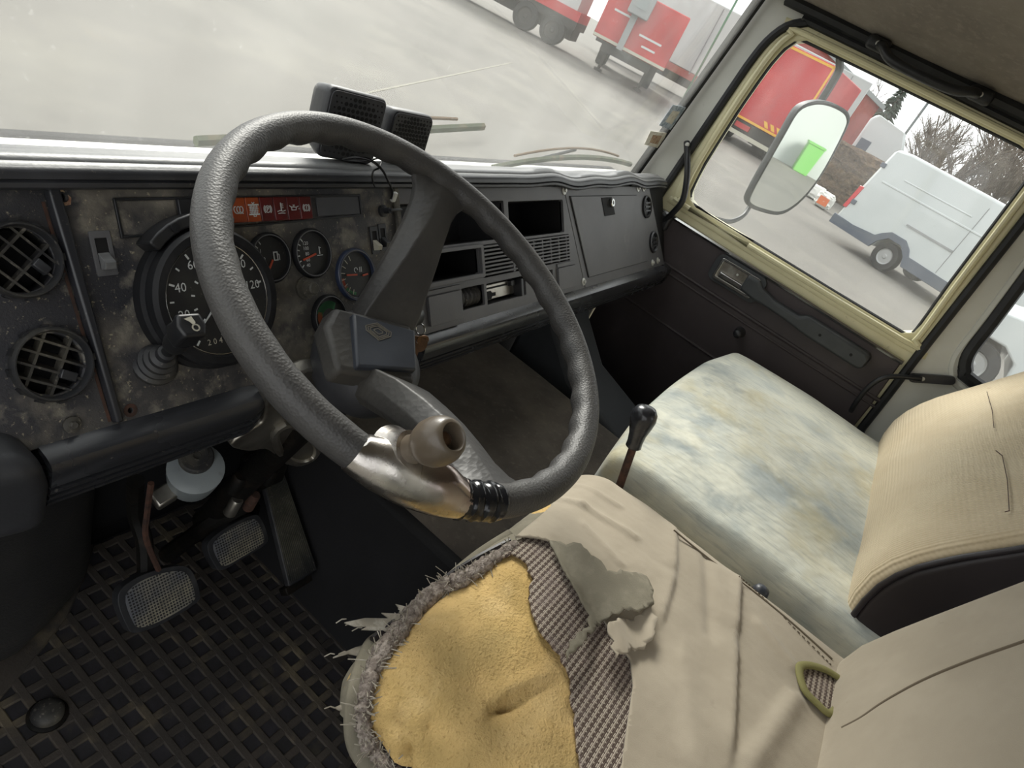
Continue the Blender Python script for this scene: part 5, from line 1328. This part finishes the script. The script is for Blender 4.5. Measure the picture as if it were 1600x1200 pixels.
hb_ = thing('seat_pillar_handle', 'black curved grab bar from the rear pillar down to the door sill', 'grab handle', PX(1330, 640, 1.32))
hq = [PX(1440, 592, 1.335), PX(1400, 588, 1.320), PX(1376, 592, 1.312), PX(1356, 606, 1.312), PX(1338, 628, 1.318), PX(1329, 643, 1.325)]
obj('bar', MB().tube(smooth_poly(hq, 5, False), .0065, 10), 'black_plastic', hb_)
f_ = [FR.at(u, v, .012) for u, v in ((1478, 594), (1420, 590))]
FHB = Frame(FR.p(*((f_[0] + f_[1]) / 2), .004), FR.p(*f_[0]) - FR.p(*f_[1]), (0, 0, 1))
if FHB.z[0] > 0: FHB = Frame(FHB.o, -FHB.x, FHB.y)
hl = np.linalg.norm(FR.p(*f_[0]) - FR.p(*f_[1])) / 2
obj('mount_plate', MB().plate(FHB, rrect(-hl, hl + .02, -.011, .011, .010), 0, .012), 'black_plastic', hb_, bevel=.002)
for a in (-hl * .25, -hl * .8): obj('mount_screw', MB().lathe(FHB, a, 0, [(.0055, .012), (.0055, .0135), (.003, .014)], 12), 'bolt_zinc', hb_)

rh = thing('roof_handle', 'black roof grab handle above the passenger door', 'grab handle', FR.p(-.17, .53, .04))
r0 = FR.at(1372, 68, .05); r1 = FR.at(1532, 148, .05)
mid = (r0 + r1) / 2
rp = [FR.p(r0[0], r0[1], .038), FR.p(r0[0] * .93 + r1[0] * .07, r0[1] - .004, .062), FR.p(r0[0] * .8 + r1[0] * .2, mid[1] - .018, .080), FR.p(mid[0], mid[1] - .022, .084), FR.p(r1[0] * .8 + r0[0] * .2, mid[1] - .018, .080), FR.p(r1[0] * .93 + r0[0] * .07, r1[1] - .004, .062), FR.p(r1[0], r1[1], .038)]
obj('bar', MB().tube(smooth_poly(rp, 5, False), .011, 10), 'black_plastic', rh, smooth=70)
for r_ in (r0, r1):
    e = obj('end_plate', MB().rbox(FR, r_[0] - .028, r_[0] + .028, r_[1] - .016, r_[1] + .016, .020, .052, .012, 3), 'black_plastic', rh)
    obj('end_screw', MB().lathe(FR, r_[0], r_[1], [(.0055, .050), (.0055, .054), (.003, .0545)], 12), 'bolt_zinc', e)

# ------------------------------------------------------------------ on the dash top
def speaker(name, label, P, w, h, dp, yaw, lean):
    c, s = math.cos(yaw), math.sin(yaw)
    fr = Frame(P, (c, s, 0), (-s * lean * 0, lean, 1))
    t = thing(name, label, 'speaker', P, 'speakers on the dash top')
    # ez points to the driver (x cross y = -y side)
    rg = []
    for k, (z, sc2) in enumerate(((-dp, .80), (-dp * .9, .86), (-.012, 1.0), (-.002, 1.0), (0, .96))):
        rg.append([fr.p((p[0] - w / 2) * sc2 , h * .5 + (p[1] - h / 2) * sc2, z) for p in rrect(0, w, 0, h, .010, 4)])
    obj('case', MB().loft(rg), 'speaker_case', t, smooth=45, label='black plastic case')
    holes = MB(); n = 10
    g_ = obj('grille', MB().plate(fr, rrect(-w / 2 + .003, w / 2 - .003, .003, h - .003, .008, 4), -.0005, .0022), 'speaker_case', t, bevel=.001)
    for i in range(11):
        for j in range(11):
            a = (-.5 + (i + .5) / 11) * w * .86; b = h / 2 + (-.5 + (j + .5) / 11) * h * .86
            q = math.hypot(a / (w * .40), (b - h / 2) / (h * .42))
            r = .0026 if q < 1.0 else .0012
            holes.lathe(fr, a + (.5 * w * .86 / 11 if j % 2 else 0) * .6, b, [(r, .0018), (r, .0026)], 8)
    obj('perforations', holes, 'void', g_, smooth=0, kind='stuff')
    return t
sp1 = PZ(545, 250, .034); sp2 = PZ(638, 248, .034)
speaker('speaker', 'black perforated speaker box on the dash, the nearer left one', (.090, .250, .033), .084, .085, .050, -.24, .12)
speaker('speaker', 'black perforated speaker box on the dash, the right one', (.204, .252, .033), .078, .070, .045, -.12, .10)
cb = thing('speaker_cable', 'thin black speaker wires trailing over the dash edge', 'cable', (.15, .2, .0))
def cab(uvh, r=.0016): 
    pts = [PY(u, v, y) for u, v, y in uvh]
    obj('wire', MB().tube(smooth_poly(pts, 6, False), r, 6), 'cable', cb, smooth=80)
cab([(536, 249, .235), (556, 246, .215), (578, 250, .200), (596, 264, .193), (606, 282, .190), (613, 298, .196), (611, 310, .205)])
cab([(536, 250, .236), (566, 252, .215), (590, 247, .215), (598, 240, .225), (597, 250, .22), (592, 262, .195), (583, 268, .193), (582, 282, .192), (586, 292, .197)], .0012)
obj('cable_clip', MB().rbox(WORLD, *(lambda p: (p[0] - .004, p[0] + .004, p[1] - .006, p[1], p[2] - .007, p[2] + .007))(PY(613, 306, .208)), .002, 2), 'bolt_zinc', cb)
# wipers outside
def wiper(name, label, a, b, sag, y, arm):
    A, B = on(*a, (0, y, 0), (0, 1, .14)), on(*b, (0, y, 0), (0, 1, .14))
    t = thing(name, label, 'wiper', (A + B) / 2)
    n = 12
    P = [A + (B - A) * i / n + np.array((0, .004 * 0, sag * (1 - (2 * i / n - 1) ** 2))) for i in range(n + 1)]
    obj('blade', MB().tube(P, .006, 6, flat=1.2), 'wiper_green', t)
    P2 = [A + (B - A) * (.12 + .76 * i / n) + np.array((0, .012, .010 + .007 * math.sin(math.pi * i / n) + sag * (1 - (2 * (.12 + .76 * i / n) - 1) ** 2))) for i in range(n + 1)]
    obj('bow', MB().tube(P2, .003, 6), 'wood_strip', t)
    m_ = (A + B) / 2
    q = on(*arm, (0, y + .02, 0), (0, 1, .14))
    obj('arm', MB().tube([m_ + np.array((0, .014, .012 + sag)), (m_ + q) / 2 + np.array((0, .02, .004)), q], .004, 6), 'mirror_shell', t)
wiper('wiper', 'olive-brown wiper on the windscreen behind the two speakers', (306, 221), (755, 198), .0, .345, (545, 262))
wiper('wiper', 'olive-brown wiper at the foot of the windscreen near the pillar', (770, 262), (985, 257), .022, .345, (745, 268))
# stickers inside the windscreen corner
FW2 = Frame((0, .318, 0), (1, 0, 0), (0, -.14, 1))
def sticker(label, quad, m_, extra=None):
    q = [FW2.at(u, v, .004) for u, v in quad]
    t = thing('windscreen_sticker', label, 'sticker', FW2.p(*q[0], .004))
    s = obj('paper', MB().plate(FW2, q, .0032, .004), m_, t, smooth=0)
    c = sum(q) / 4
    obj('print', MB().plate(FW2, [c + (p - c) * .55 for p in q], .004, .0044), extra or 'paper', t, smooth=0)
sticker('square cream paper sticker with a brown print, the lower of two', ((1007, 226), (1017, 205), (1042, 208), (1030, 232)), 'paper', 'torn_board')
sticker('pale blue document sticker above the square one', ((1030, 196), (1052, 164), (1072, 168), (1048, 203)), 'paper_blue', 'paper')

# ------------------------------------------------------------------ outside mirror
MN = np.array((-.6, -.8, -.006)); MN /= np.linalg.norm(MN)
MO = np.array((1.60, .0, .22))
FM = Frame(MO, np.cross((0, 0, 1), MN), (0, 0, 1), MN)
FM = Frame(MO, np.cross((0, 0, 1), MN), np.cross(MN, np.cross((0, 0, 1), MN)))
mq = [FM.at(u, v) for u, v in ((1268, 158), (1292, 158), (1316, 168), (1326, 180), (1322, 200), (1290, 262), (1262, 302), (1236, 326), (1214, 335), (1188, 330), (1168, 321), (1169, 306), (1196, 256), (1225, 205), (1246, 170))]
mq = [np.array(p) for p in smooth_poly(mq, 3)]
mc = sum(mq) / len(mq)
mir = thing('door_mirror', 'tall outside door mirror in grey frame showing a white wall and green box', 'mirror', FM.p(*mc, -.03))
obj('housing', MB().loft([[FM.p(*(mc + (p - mc) * s_), h) for p in mq] for s_, h in ((.86, -.028), (.97, -.022), (1.0, -.008), (1.0, .004), (.97, .006), (.935, .003))], caps=True), 'mirror_shell', mir, smooth=50)
obj('mirror_glass', MB().plate(FM, [mc + (p - mc) * .935 for p in mq], .0015, .004), 'mirror_glass', mir, smooth=0, label='mirror glass')
obj('arm', MB().tube(smooth_poly([FM.p(mc[0], mc[1] + .10, -.05), PX(1306, 120, 1.60), PX(1312, 98, 1.58), PX(1311, 60, 1.50)], 5, False), .011, 8), 'mirror_shell', mir)
obj('arm', MB().tube(smooth_poly([FM.p(mc[0] - .0, mc[1] - .12, -.05), PX(1172, 322, 1.62), PX(1160, 338, 1.58), PX(1140, 346, 1.52), PX(1118, 342, 1.45)], 5, False), .007, 8), 'mirror_shell', mir)
obj('round_mirror', MB().lathe(Frame(PX(1216, 236, 1.63), FM.x, FM.y), 0, 0, [(.02, -.02), (.03, -.01), (.03, .004), (.024, .006)], 20), 'mirror_shell', mir)
# what the mirror shows, behind the lorry
wb = thing('white_hall', 'long white hall wall reflected in the door mirror', 'building', (8, -27, GZ))
obj('wall', MB().box(WORLD, -6, 26, -30, -26.8, GZ, 6), 'white_wall', wb, smooth=0)
obj('roof', MB().box(WORLD, -6.3, 26.3, -30.3, -26.5, 6, 6.3), 'roof_grey', wb, smooth=0)
for x in (3.0, 6.6, 10.2): obj('downpipe', MB().box(WORLD, x, x + .1, -26.8, -26.7, GZ, 6), 'grey_box', wb, smooth=0)
gb = thing('green_skip', 'light green box seen in the door mirror', 'box', (5.4, -26.2, GZ))
obj('body', MB().hexa([(5.06, -26.5, GZ), (5.62, -26.5, GZ), (5.62, -25.9, GZ), (5.06, -25.9, GZ)], [(5.02, -26.5, GZ + 1.05), (5.68, -26.5, GZ + 1.05), (5.68, -25.9, GZ + 1.05), (5.02, -25.9, GZ + 1.05)]), 'green_box', gb, smooth=0, bevel=.03)
obj('lid', MB().box(WORLD, 5.0, 5.7, -26.52, -25.88, GZ + 1.05, GZ + 1.12), 'green_box', gb, smooth=0)

# ------------------------------------------------------------------ yard: vehicles
def wheel_at(par, c, axis, r, w, name='wheel', rim='wheel_steel'):
    ax_ = np.array(axis, float); ax_ /= np.linalg.norm(ax_)
    fr = Frame(c, np.cross((0, 0, 1), ax_), (0, 0, 1), ax_)
    t = obj(name, MB().lathe(fr, 0, 0, [(r * .55, -w / 2), (r * .95, -w / 2), (r, -w * .35), (r, w * .35), (r * .95, w / 2), (r * .62, w / 2), (r * .55, w * .35)], 24), 'tyre', par)
    obj('wheel_rim', MB().lathe(fr, 0, 0, [(r * .56, w * .36), (r * .56, w * .42), (r * .4, w * .30), (r * .2, w * .34), (r * .12, w * .46)], 20), rim, t)
    return t
# white van
VD = np.array((-.432, -.902, 0)); VD /= np.linalg.norm(VD)
VP = np.array((15.948, -.432, GZ)) - VD * .94 * 1.0
VF = Frame(VP, VD, (0, 0, 1))          # x along the van to its front, y up, z towards the cab?
if VF.z @ (CAM - VP) < 0: VF.z = -VF.z
van = thing('white_van', 'white panel van with grey sill trim parked outside the passenger window', 'van', VP + VD * 2.4)
sc1 = [(-.55, .34), (-.50, .75), (-.44, 1.25), (-.30, 2.10), (-.22, 2.20), (.1, 2.23), (3.2, 2.16), (3.9, 1.80), (4.35, 1.22), (5.1, 1.02), (5.3, .85), (5.35, .34), (4.95, .34), (4.9, .55), (4.7, .66), (4.45, .66), (4.25, .55), (4.2, .34), (1.34, .34), (1.30, .52), (1.12, .66), (.84, .66), (.64, .52), (.60, .34)]
vbdy = obj('body', MB().plate(VF, sc1, -1.85, 0), 'van_white', van, bevel=.06, bseg=3)
obj('sill_trim', MB().plate(VF, [(-.58, .30), (-.58, .52), (-.05, .50), (.52, .56), (.62, .66), (.80, .78), (1.16, .78), (1.34, .66), (1.42, .54), (4.1, .50), (4.1, .30), (1.40, .30), (1.32, .48), (1.14, .64), (.82, .64), (.64, .48), (.56, .30)], -.02, .03), 'van_grey', van, bevel=.01)
wheel_at(van, VF.p(.98, .30, -.10), VF.z, .30, .22)
wheel_at(van, VF.p(4.58, .30, -.10), VF.z, .30, .22)
wheel_at(van, VF.p(.98, .30, -1.75), -VF.z, .30, .22); wheel_at(van, VF.p(4.58, .30, -1.75), -VF.z, .30, .22)
obj('rail', MB().box(VF, .95, 2.05, 1.02, 1.06, 0, .02), 'grey_box', van, smooth=0, label='sliding door rail')
for s0 in (2.05, 3.3): obj('door_gap', MB().box(VF, s0, s0 + .015, .55, 2.0, -.002, .006), 'grey_box', van, smooth=0)
obj('swage', MB().box(VF, -.1, 3.2, 1.50, 1.54, -.01, .015), 'van_white', van, bevel=.01)
obj('swage', MB().box(VF, .3, 1.9, 1.72, 1.75, -.01, .012), 'van_white', van, bevel=.01)
obj('tail_light', MB().plate(VF, [(-.53, .72), (-.46, 1.25), (-.36, 1.25), (-.44, .72)], -.06, .02), 'tail_red', van, bevel=.01)
for a, b in ((-.30, 1.80), (-.36, .90)): obj('hinge', MB().box(VF, a - .06, a + .06, b - .05, b + .05, 0, .03), 'van_grey', van, bevel=.01)
# second white vehicle seen through the rear quarter window
c2 = on(1562, 520, (9.5, 0, 0), (1, 0, 0)); V2F = Frame((9.5, c2[1], GZ), (-.10, -.995, 0), (0, 0, 1))
if V2F.z @ (CAM - V2F.o) < 0: V2F.z = -V2F.z
van2 = thing('white_car', 'white vehicle with steel wheel seen through the rear quarter window', 'car', V2F.p(1.5, 0, -.8))
obj('body', MB().plate(V2F, [(-.46, .35), (-.48, .8), (-.40, 1.0), (.1, 1.08), (1.0, 1.85), (4.6, 1.9), (4.7, .35), (3.4, .35), (3.35, .6), (3.1, .72), (2.8, .6), (2.75, .35), (.40, .35), (.36, .58), (.16, .70), (-.16, .70), (-.36, .58), (-.40, .35)], -1.7, 0), 'van_white', van2, bevel=.06, bseg=3)
wheel_at(van2, V2F.p(0, .32, -.1), V2F.z, .32, .22); wheel_at(van2, V2F.p(3.08, .32, -.1), V2F.z, .32, .22)
wheel_at(van2, V2F.p(0, .32, -1.6), -V2F.z, .32, .22); wheel_at(van2, V2F.p(3.08, .32, -1.6), -V2F.z, .32, .22)
obj('sill_trim', MB().box(V2F, .42, 2.72, .30, .45, -.02, .02), 'van_grey', van2, smooth=0)

# red box lorry in the passenger window
TA = Frame((26.6, 4.50, GZ), (.10, .995, 0), (0, 0, 1))   # x to the left along its rear face
if TA.z @ (CAM - TA.o) < 0: TA.z = -TA.z
ta = thing('red_box_lorry', 'red box lorry body with yellow edge tape in the passenger window', 'lorry', TA.p(2, 0, -3))
obj('box_body', MB().box(TA, 0, 4.0, .90, 3.72, -5, 0), 'red_body', ta, bevel=.04)
for a0, a1, b0, b1 in ((0, .07, .9, 3.7), (0, 4.0, .92, 1.0), (0, 4.0, 3.60, 3.68)): obj('edge_tape', MB().box(TA, a0, a1, b0, b1, 0, .012), 'yellow_tape', ta, smooth=0)
for a in (.35, .62, .9): obj('hazard_mark', MB().plate(TA, [(a, 1.03), (a + .15, 1.03), (a + .30, 1.22), (a + .15, 1.22)], 0, .012), 'yellow_tape', ta, smooth=0)
obj('chassis', MB().box(TA, .25, 3.8, .45, .9, -4.8, -.1), 'chassis', ta, smooth=0)
obj('bumper', MB().box(TA, .1, 3.9, .36, .50, -.10, .05), 'cream_mark', ta, smooth=0)
for a in (1.0, 3.1):
    for z in (-.9, -2.2): wheel_at(ta, TA.p(a, .5, z), TA.x * -1, .5, .5)
obj('mudflap', MB().box(TA, .55, 1.4, .3, .9, -.35, -.30), 'chassis', ta, smooth=0)
obj('light_cluster', MB().box(TA, 1.5, 2.1, .62, .80, -.05, .06), 'red_body', ta, smooth=0)

# red trailer seen through the windscreen
TB_ = Frame((25.4, 9.60, GZ), (-.38, .925, 0), (0, 0, 1))
if TB_.z @ (CAM - TB_.o) < 0: TB_.z = -TB_.z
tb_ = thing('red_trailer', 'red semi-trailer front seen through the windscreen with grey box', 'trailer', TB_.p(1.4, 0, -3))
obj('front_wall', MB().box(TB_, 0, 2.95, 1.08, 2.98, -7.5, 0), 'red_body', tb_, bevel=.04)
obj('lower_band', MB().box(TB_, 0, 2.95, 1.10, 1.20, 0, .015), 'cream_mark', tb_, smooth=0)
for a, b, w_ in ((.5, 1.75, .9), (.6, 1.45, .55), (1.9, 2.1, .7)): obj('white_lettering', MB().box(TB_, a, a + w_, b, b + .07, 0, .012), 'white_mark', tb_, smooth=0)
gbx = obj('control_box', MB().rbox(TB_, 1.35, 2.15, 2.25, 3.05, .02, .6, .05, 2), 'grey_box', tb_, label='grey control box on the trailer front')
obj('box_window', MB().box(TB_, 1.55, 1.95, 2.5, 2.85, .6, .62), 'roof_grey', gbx, smooth=0)
obj('box_post', MB().box(TB_, 1.72, 1.95, 1.05, 2.3, .05, .28), 'grey_box', tb_, smooth=0)
obj('chassis', MB().box(TB_, .5, 2.5, .75, 1.08, -7.4, -.1), 'chassis', tb_, smooth=0)
for a in (.55, 2.3):
    lg = obj('landing_leg', MB().box(TB_, a - .06, a + .06, .10, 1.0, -1.4, -1.28), 'chassis', tb_, smooth=0)
    obj('leg_foot', MB().box(TB_, a - .16, a + .16, .0, .10, -1.5, -1.2), 'chassis', lg, smooth=0)
for a in (.35, 2.6):
    for z in (-5.5, -6.9): wheel_at(tb_, TB_.p(a, .5, z), -TB_.x if a < 1 else TB_.x, .5, .4)
# grey-white curtain trailer behind
TC = Frame((38.0, 9.0, GZ), (-.25, .968, 0), (0, 0, 1))
if TC.z @ (CAM - TC.o) < 0: TC.z = -TC.z
tc_ = thing('white_curtain_trailer', 'pale grey curtain-sided trailer behind the red one', 'trailer', TC.p(3, 0, -1))
obj('curtain', MB().box(TC, -4.4, 9.4, 1.3, 4.6, -2.5, 0), 'white_wall', tc_, bevel=.05)
for a in (-3.4, -2.2, -1, .2, 1.4, 2.6, 3.8): obj('curtain_strap', MB().box(TC, a, a + .05, 1.2, 4.5, 0, .02), 'grey_box', tc_, smooth=0)
obj('print_panel', MB().box(TC, .35, 1.05, 2.6, 3.5, 0, .015), 'blue_print', tc_, smooth=0)
obj('print_panel', MB().box(TC, .35, 1.15, 3.6, 3.8, 0, .015), 'pole_green', tc_, smooth=0)
obj('side_rail', MB().box(TC, -4.4, 9.4, .95, 1.3, -2.4, -.02), 'red_shed', tc_, smooth=0)
obj('skirt', MB().box(TC, -4.2, 9.2, .55, .95, -2.3, -.2), 'chassis', tc_, smooth=0)
for a in (.4, 1.6, 2.8): wheel_at(tc_, TC.p(a, .5, -.3), TC.z, .5, .4)
# dark lorry at the top of the windscreen
TD = Frame(PZ(940, 62, GZ) * .78 + np.array((0, 0, GZ)) * .22, (-.55, .835, 0), (0, 0, 1))
TD = Frame((25.2, 13.6, GZ), (-.30, .954, 0), (0, 0, 1))
if TD.z @ (CAM - TD.o) < 0: TD.z = -TD.z
td = thing('dark_chassis_lorry', 'dark lorry chassis with red frame at the top edge of the windscreen', 'lorry', TD.p(3, 0, -1))
obj('frame', MB().box(TD, 0, 9, .85, 1.15, -2.2, 0), 'chassis', td, smooth=0)
obj('red_rail', MB().box(TD, 0, 3.2, 1.15, 1.5, -2.2, .02), 'red_body', td, smooth=0)
obj('side_guard', MB().box(TD, .1, 9, .45, .85, -1.9, -.35), 'chassis', td, smooth=0)
obj('tank', MB().rbox(TD, 3.6, 5.6, .45, 1.3, -1.0, .05, .1, 2), 'grey_box', td)
obj('body', MB().box(TD, .2, 9, 1.5, 3.6, -2.3, -.05), 'white_wall', td, smooth=0)
for a in (.8, 2.0, 6.6): wheel_at(td, TD.p(a, .52, -.15), TD.z, .52, .4, rim='chassis')

# red shed behind the box lorry
sh0 = np.array((48.0, 4.8, GZ)); SF = Frame(sh0, (-.15, .989, 0), (0, 0, 1))
if SF.z @ (CAM - sh0) < 0: SF.z = -SF.z
shd = thing('red_shed', 'red clad shed with pale eaves behind the box lorry', 'building', SF.p(4, 0, -3))
obj('wall', MB().hexa([SF.p(0, 0, 0), SF.p(9, 0, 0), SF.p(9, 0, -9), SF.p(0, 0, -9)], [SF.p(0, 4.3, 0), SF.p(9, 6.8, 0), SF.p(9, 6.8, -9), SF.p(0, 4.3, -9)]), 'red_shed', shd, smooth=0)
for i in range(18): obj('cladding_rib', MB().hexa([SF.p(.2 + i * .5, 0, 0), SF.p(.28 + i * .5, 0, 0), SF.p(.28 + i * .5, 0, .06), SF.p(.2 + i * .5, 0, .06)], [SF.p(.2 + i * .5, 4.25 + i * .138, 0), SF.p(.28 + i * .5, 4.25 + i * .138, 0), SF.p(.28 + i * .5, 4.25 + i * .138, .06), SF.p(.2 + i * .5, 4.25 + i * .138, .06)]), 'red_shed', shd, smooth=0)
obj('eaves', MB().hexa([SF.p(-.3, 4.20, .3), SF.p(9.2, 6.84, .3), SF.p(9.2, 6.84, -9.2), SF.p(-.3, 4.20, -9.2)], [SF.p(-.3, 4.45, .3), SF.p(9.2, 7.08, .3), SF.p(9.2, 7.08, -9.2), SF.p(-.3, 4.45, -9.2)]), 'roof_grey', shd, smooth=0)
# white lorry cab past the shed
WF = Frame((35.0, 2.7, GZ), (-.1, .995, 0), (0, 0, 1))
if WF.z @ (CAM - WF.o) < 0: WF.z = -WF.z
wl = thing('white_lorry_cab', 'small white lorry cab between the red shed and the van', 'lorry', WF.p(.5, 0, -1))
obj('cab', MB().plate(WF, [(-1.4, .9), (.75, .9), (.75, 3.1), (.55, 3.4), (-.9, 3.2), (-1.4, 2.3)], -2, 0), 'van_white', wl, bevel=.1)
obj('window', MB().box(WF, .1, .6, 1.7, 2.3, 0, .02), 'van_grey', wl, smooth=0)
obj('bumper', MB().box(WF, -1.4, .75, .35, .95, -1.8, .05), 'blue_print', wl, smooth=0)
wheel_at(wl, WF.p(-.6, .45, -.2), WF.z, .45, .3)
# brown hedge
hd = MB()
hr = random.Random(5)
def hedge_f(q):
    return q + np.array((hr.uniform(-.10, .10), hr.uniform(-.10, .10), hr.uniform(-.10, .10)))
HF = Frame((27.0, 1.0, GZ), (0, 1, 0), (0, 0, 1), (-1, 0, 0))
hd.rbox(HF, -3.6, 2.3, -.05, 1.78, -1.6, 0, .2, 12, fn=hedge_f)
tag(obj('clipped_hedge', hd, 'hedge', smooth=0), 'brown clipped winter hedge behind the van', 'hedge')
# bags and bucket by the van
def blob(name, label, u, v, sx, sy, sz, m_, cat, gx=23.3, grp=None, par=True):
    P = PZ(u, v, GZ); d = (P - CAM); P = CAM + d * ((gx - CAM[0]) / d[0])
    P = np.array((P[0], P[1], GZ)); rr = random.Random(int(u))
    o_ = MB().rbox(Frame(P, (0, 1, 0), (1, 0, 0), (0, 0, 1)), -sx / 2, sx / 2, -sy / 2, sy / 2, 0, sz, min(sx, sz) * .3, 3, fn=lambda q: q + np.array((rr.uniform(-.03, .03), rr.uniform(-.03, .03), rr.uniform(0, .03))))
    return tag(obj(name, o_, m_), label, cat, grp)
blob('white_sack', 'white sack on the ground beside the hedge', 1268, 306, .62, .5, .42, 'bag_white', 'sack')
t_ = blob('paint_bucket', 'white bucket with orange print beside the van', 1285, 318, .5, .45, .46, 'bag_white', 'bucket', 22.0)
obj('print_band', MB().box(Frame(t_.location, (0, 1, 0), (0, 0, 1), (-1, 0, 0)), -.15, .15, .1, .34, .235, .25), 'orange_print', t_, smooth=0)
# posts
ln0, ln1 = PZ(565, 147, GZ), PZ(800, 98, GZ)
_d = (ln1 - ln0) / np.linalg.norm(ln1 - ln0); _n = np.array((-_d[1], _d[0], 0)) * .018
struct(obj('trim_6', MB().hexa([ln0 - _n, ln1 - _n, ln1 + _n, ln0 + _n], [p + np.array((0, 0, .004)) for p in (ln0 - _n, ln1 - _n, ln1 + _n, ln0 + _n)]), 'ground_line', smooth=0), 'thin pale joint line across the yard concrete')
gp_ = PZ(1084, 124, GZ); q_ = CAM + (gp_ - CAM) * ((28.5 - CAM[0]) / (gp_[0] - CAM[0]))
tag(obj('green_post', MB().tube([(q_[0], q_[1], GZ), (q_[0], q_[1], GZ + 5.0)], .045, 8), 'pole_green'), 'thin green post in front of the pale trailer', 'post')
lp_ = PX(1406, 221, 46)
lamp = thing('lamp_post', 'thin grey lamp post among the bare trees', 'lamp post', (lp_[0], lp_[1], GZ))
obj('pole', MB().tube([(lp_[0], lp_[1], GZ), (lp_[0], lp_[1], 6.0)], .07, 8), 'lamp_steel', lamp)
obj('lamp_head', MB().box(WORLD, lp_[0] - .2, lp_[0] + .2, lp_[1] - .8, lp_[1], 6.0, 6.15), 'lamp_steel', lamp, smooth=0)

# ------------------------------------------------------------------ trees
def bare_tree(label, base, h, seed, spread=1.0):
    r = random.Random(seed); t = thing('bare_tree', label, 'tree', base, 'bare trees behind the van')
    tr = MB(); br = MB()
    def grow(p, d, L, rad, lev):
        n = 3; pts = [p]; rr = [rad]
        q = p
        for i in range(n):
            d = d + np.array((r.uniform(-.16, .16), r.uniform(-.16, .16), r.uniform(-.02, .12))); d = d / np.linalg.norm(d)
            q = q + d * L / n; pts.append(q); rr.append(rad * (1 - .45 * (i + 1) / n))
        (tr if lev == 0 else br).tube(pts, rad, 5 if lev < 2 else 3, radii=rr)
        if lev >= 4: return
        k = (8, 5, 4, 3)[lev]
        for i in range(k):
            s_ = r.uniform(.2, 1.0); j = min(n, int(s_ * n) + 0); b = pts[max(1, j)]
            a = r.uniform(0, 6.28); sp_ = r.uniform(.45, .95) * spread
            nd = d * .8 + np.array((math.cos(a) * sp_, math.sin(a) * sp_, r.uniform(-.05, .4))); nd = nd / np.linalg.norm(nd)
            grow(b, nd, L * r.uniform(.50, .74), rad * (.50 if lev == 0 else .55), lev + 1)
    grow(np.array(base, float), np.array((0, 0, 1.0)), h * .46, h * .016, 0)
    obj('trunk', tr, 'bark', t, smooth=0); obj('branches', br, 'bark', t, smooth=0, kind='stuff')
for i, (u, v, x, h) in enumerate(((1440, 250, 40, 7.2), (1490, 280, 34, 7.4), (1522, 310, 45, 9.6), (1560, 330, 36, 9.2), (1610, 350, 40, 10.5), (1640, 380, 32, 9.0), (1585, 345, 55, 12.0), (1465, 262, 52, 9.5), (1335, 165, 66, 10.5))):
    p = PX(u, v, x)
    bare_tree(('bare tree beside the lamp post', 'low bushy bare tree just above the van roof', 'bare tree in the middle of the row over the van roof', 'tall bare tree over the front half of the van', 'bare tree at the right edge of the door window', 'bare tree behind the rear edge of the door', 'distant bare tree among those at the right of the window', 'distant bare tree behind the lamp post', 'bare twigs rising behind the red shed roof')[i], (x, p[1], GZ), h, 11 + i, 1.0)
def conifer(label, base, h, seed):
    r = random.Random(seed); t = thing('conifer', label, 'tree', base)
    obj('trunk', MB().tube([base, np.array(base) + np.array((0, 0, h))], .15, 6, radii=[.18, .03]), 'bark', t, smooth=0)
    f = MB()
    for i in range(420):
        k = r.random() ** .8; z = h * (.15 + .85 * k); R_ = h * .24 * (1 - k) + .15; a = r.uniform(0, 6.28)
        p = np.array(base) + np.array((0, 0, z)); q = p + np.array((math.cos(a) * R_, math.sin(a) * R_, -.25 * R_ + r.uniform(-.1, .2)))
        m = (p + q) / 2 + np.array((0, 0, .1)); sd = np.array((-math.sin(a), math.cos(a), 0)) * R_ * .16
        f.add([p, m - sd, q, m + sd, m + np.array((0, 0, .12))], [(0, 1, 4), (1, 2, 4), (2, 3, 4), (3, 0, 4), (0, 3, 2, 1)])
    obj('foliage', f, 'conifer', t, smooth=0, kind='stuff')
p = PX(1388, 175, 60)
conifer('dark green conifer beyond the white lorry cab', (60, p[1], GZ), 7.4, 2)
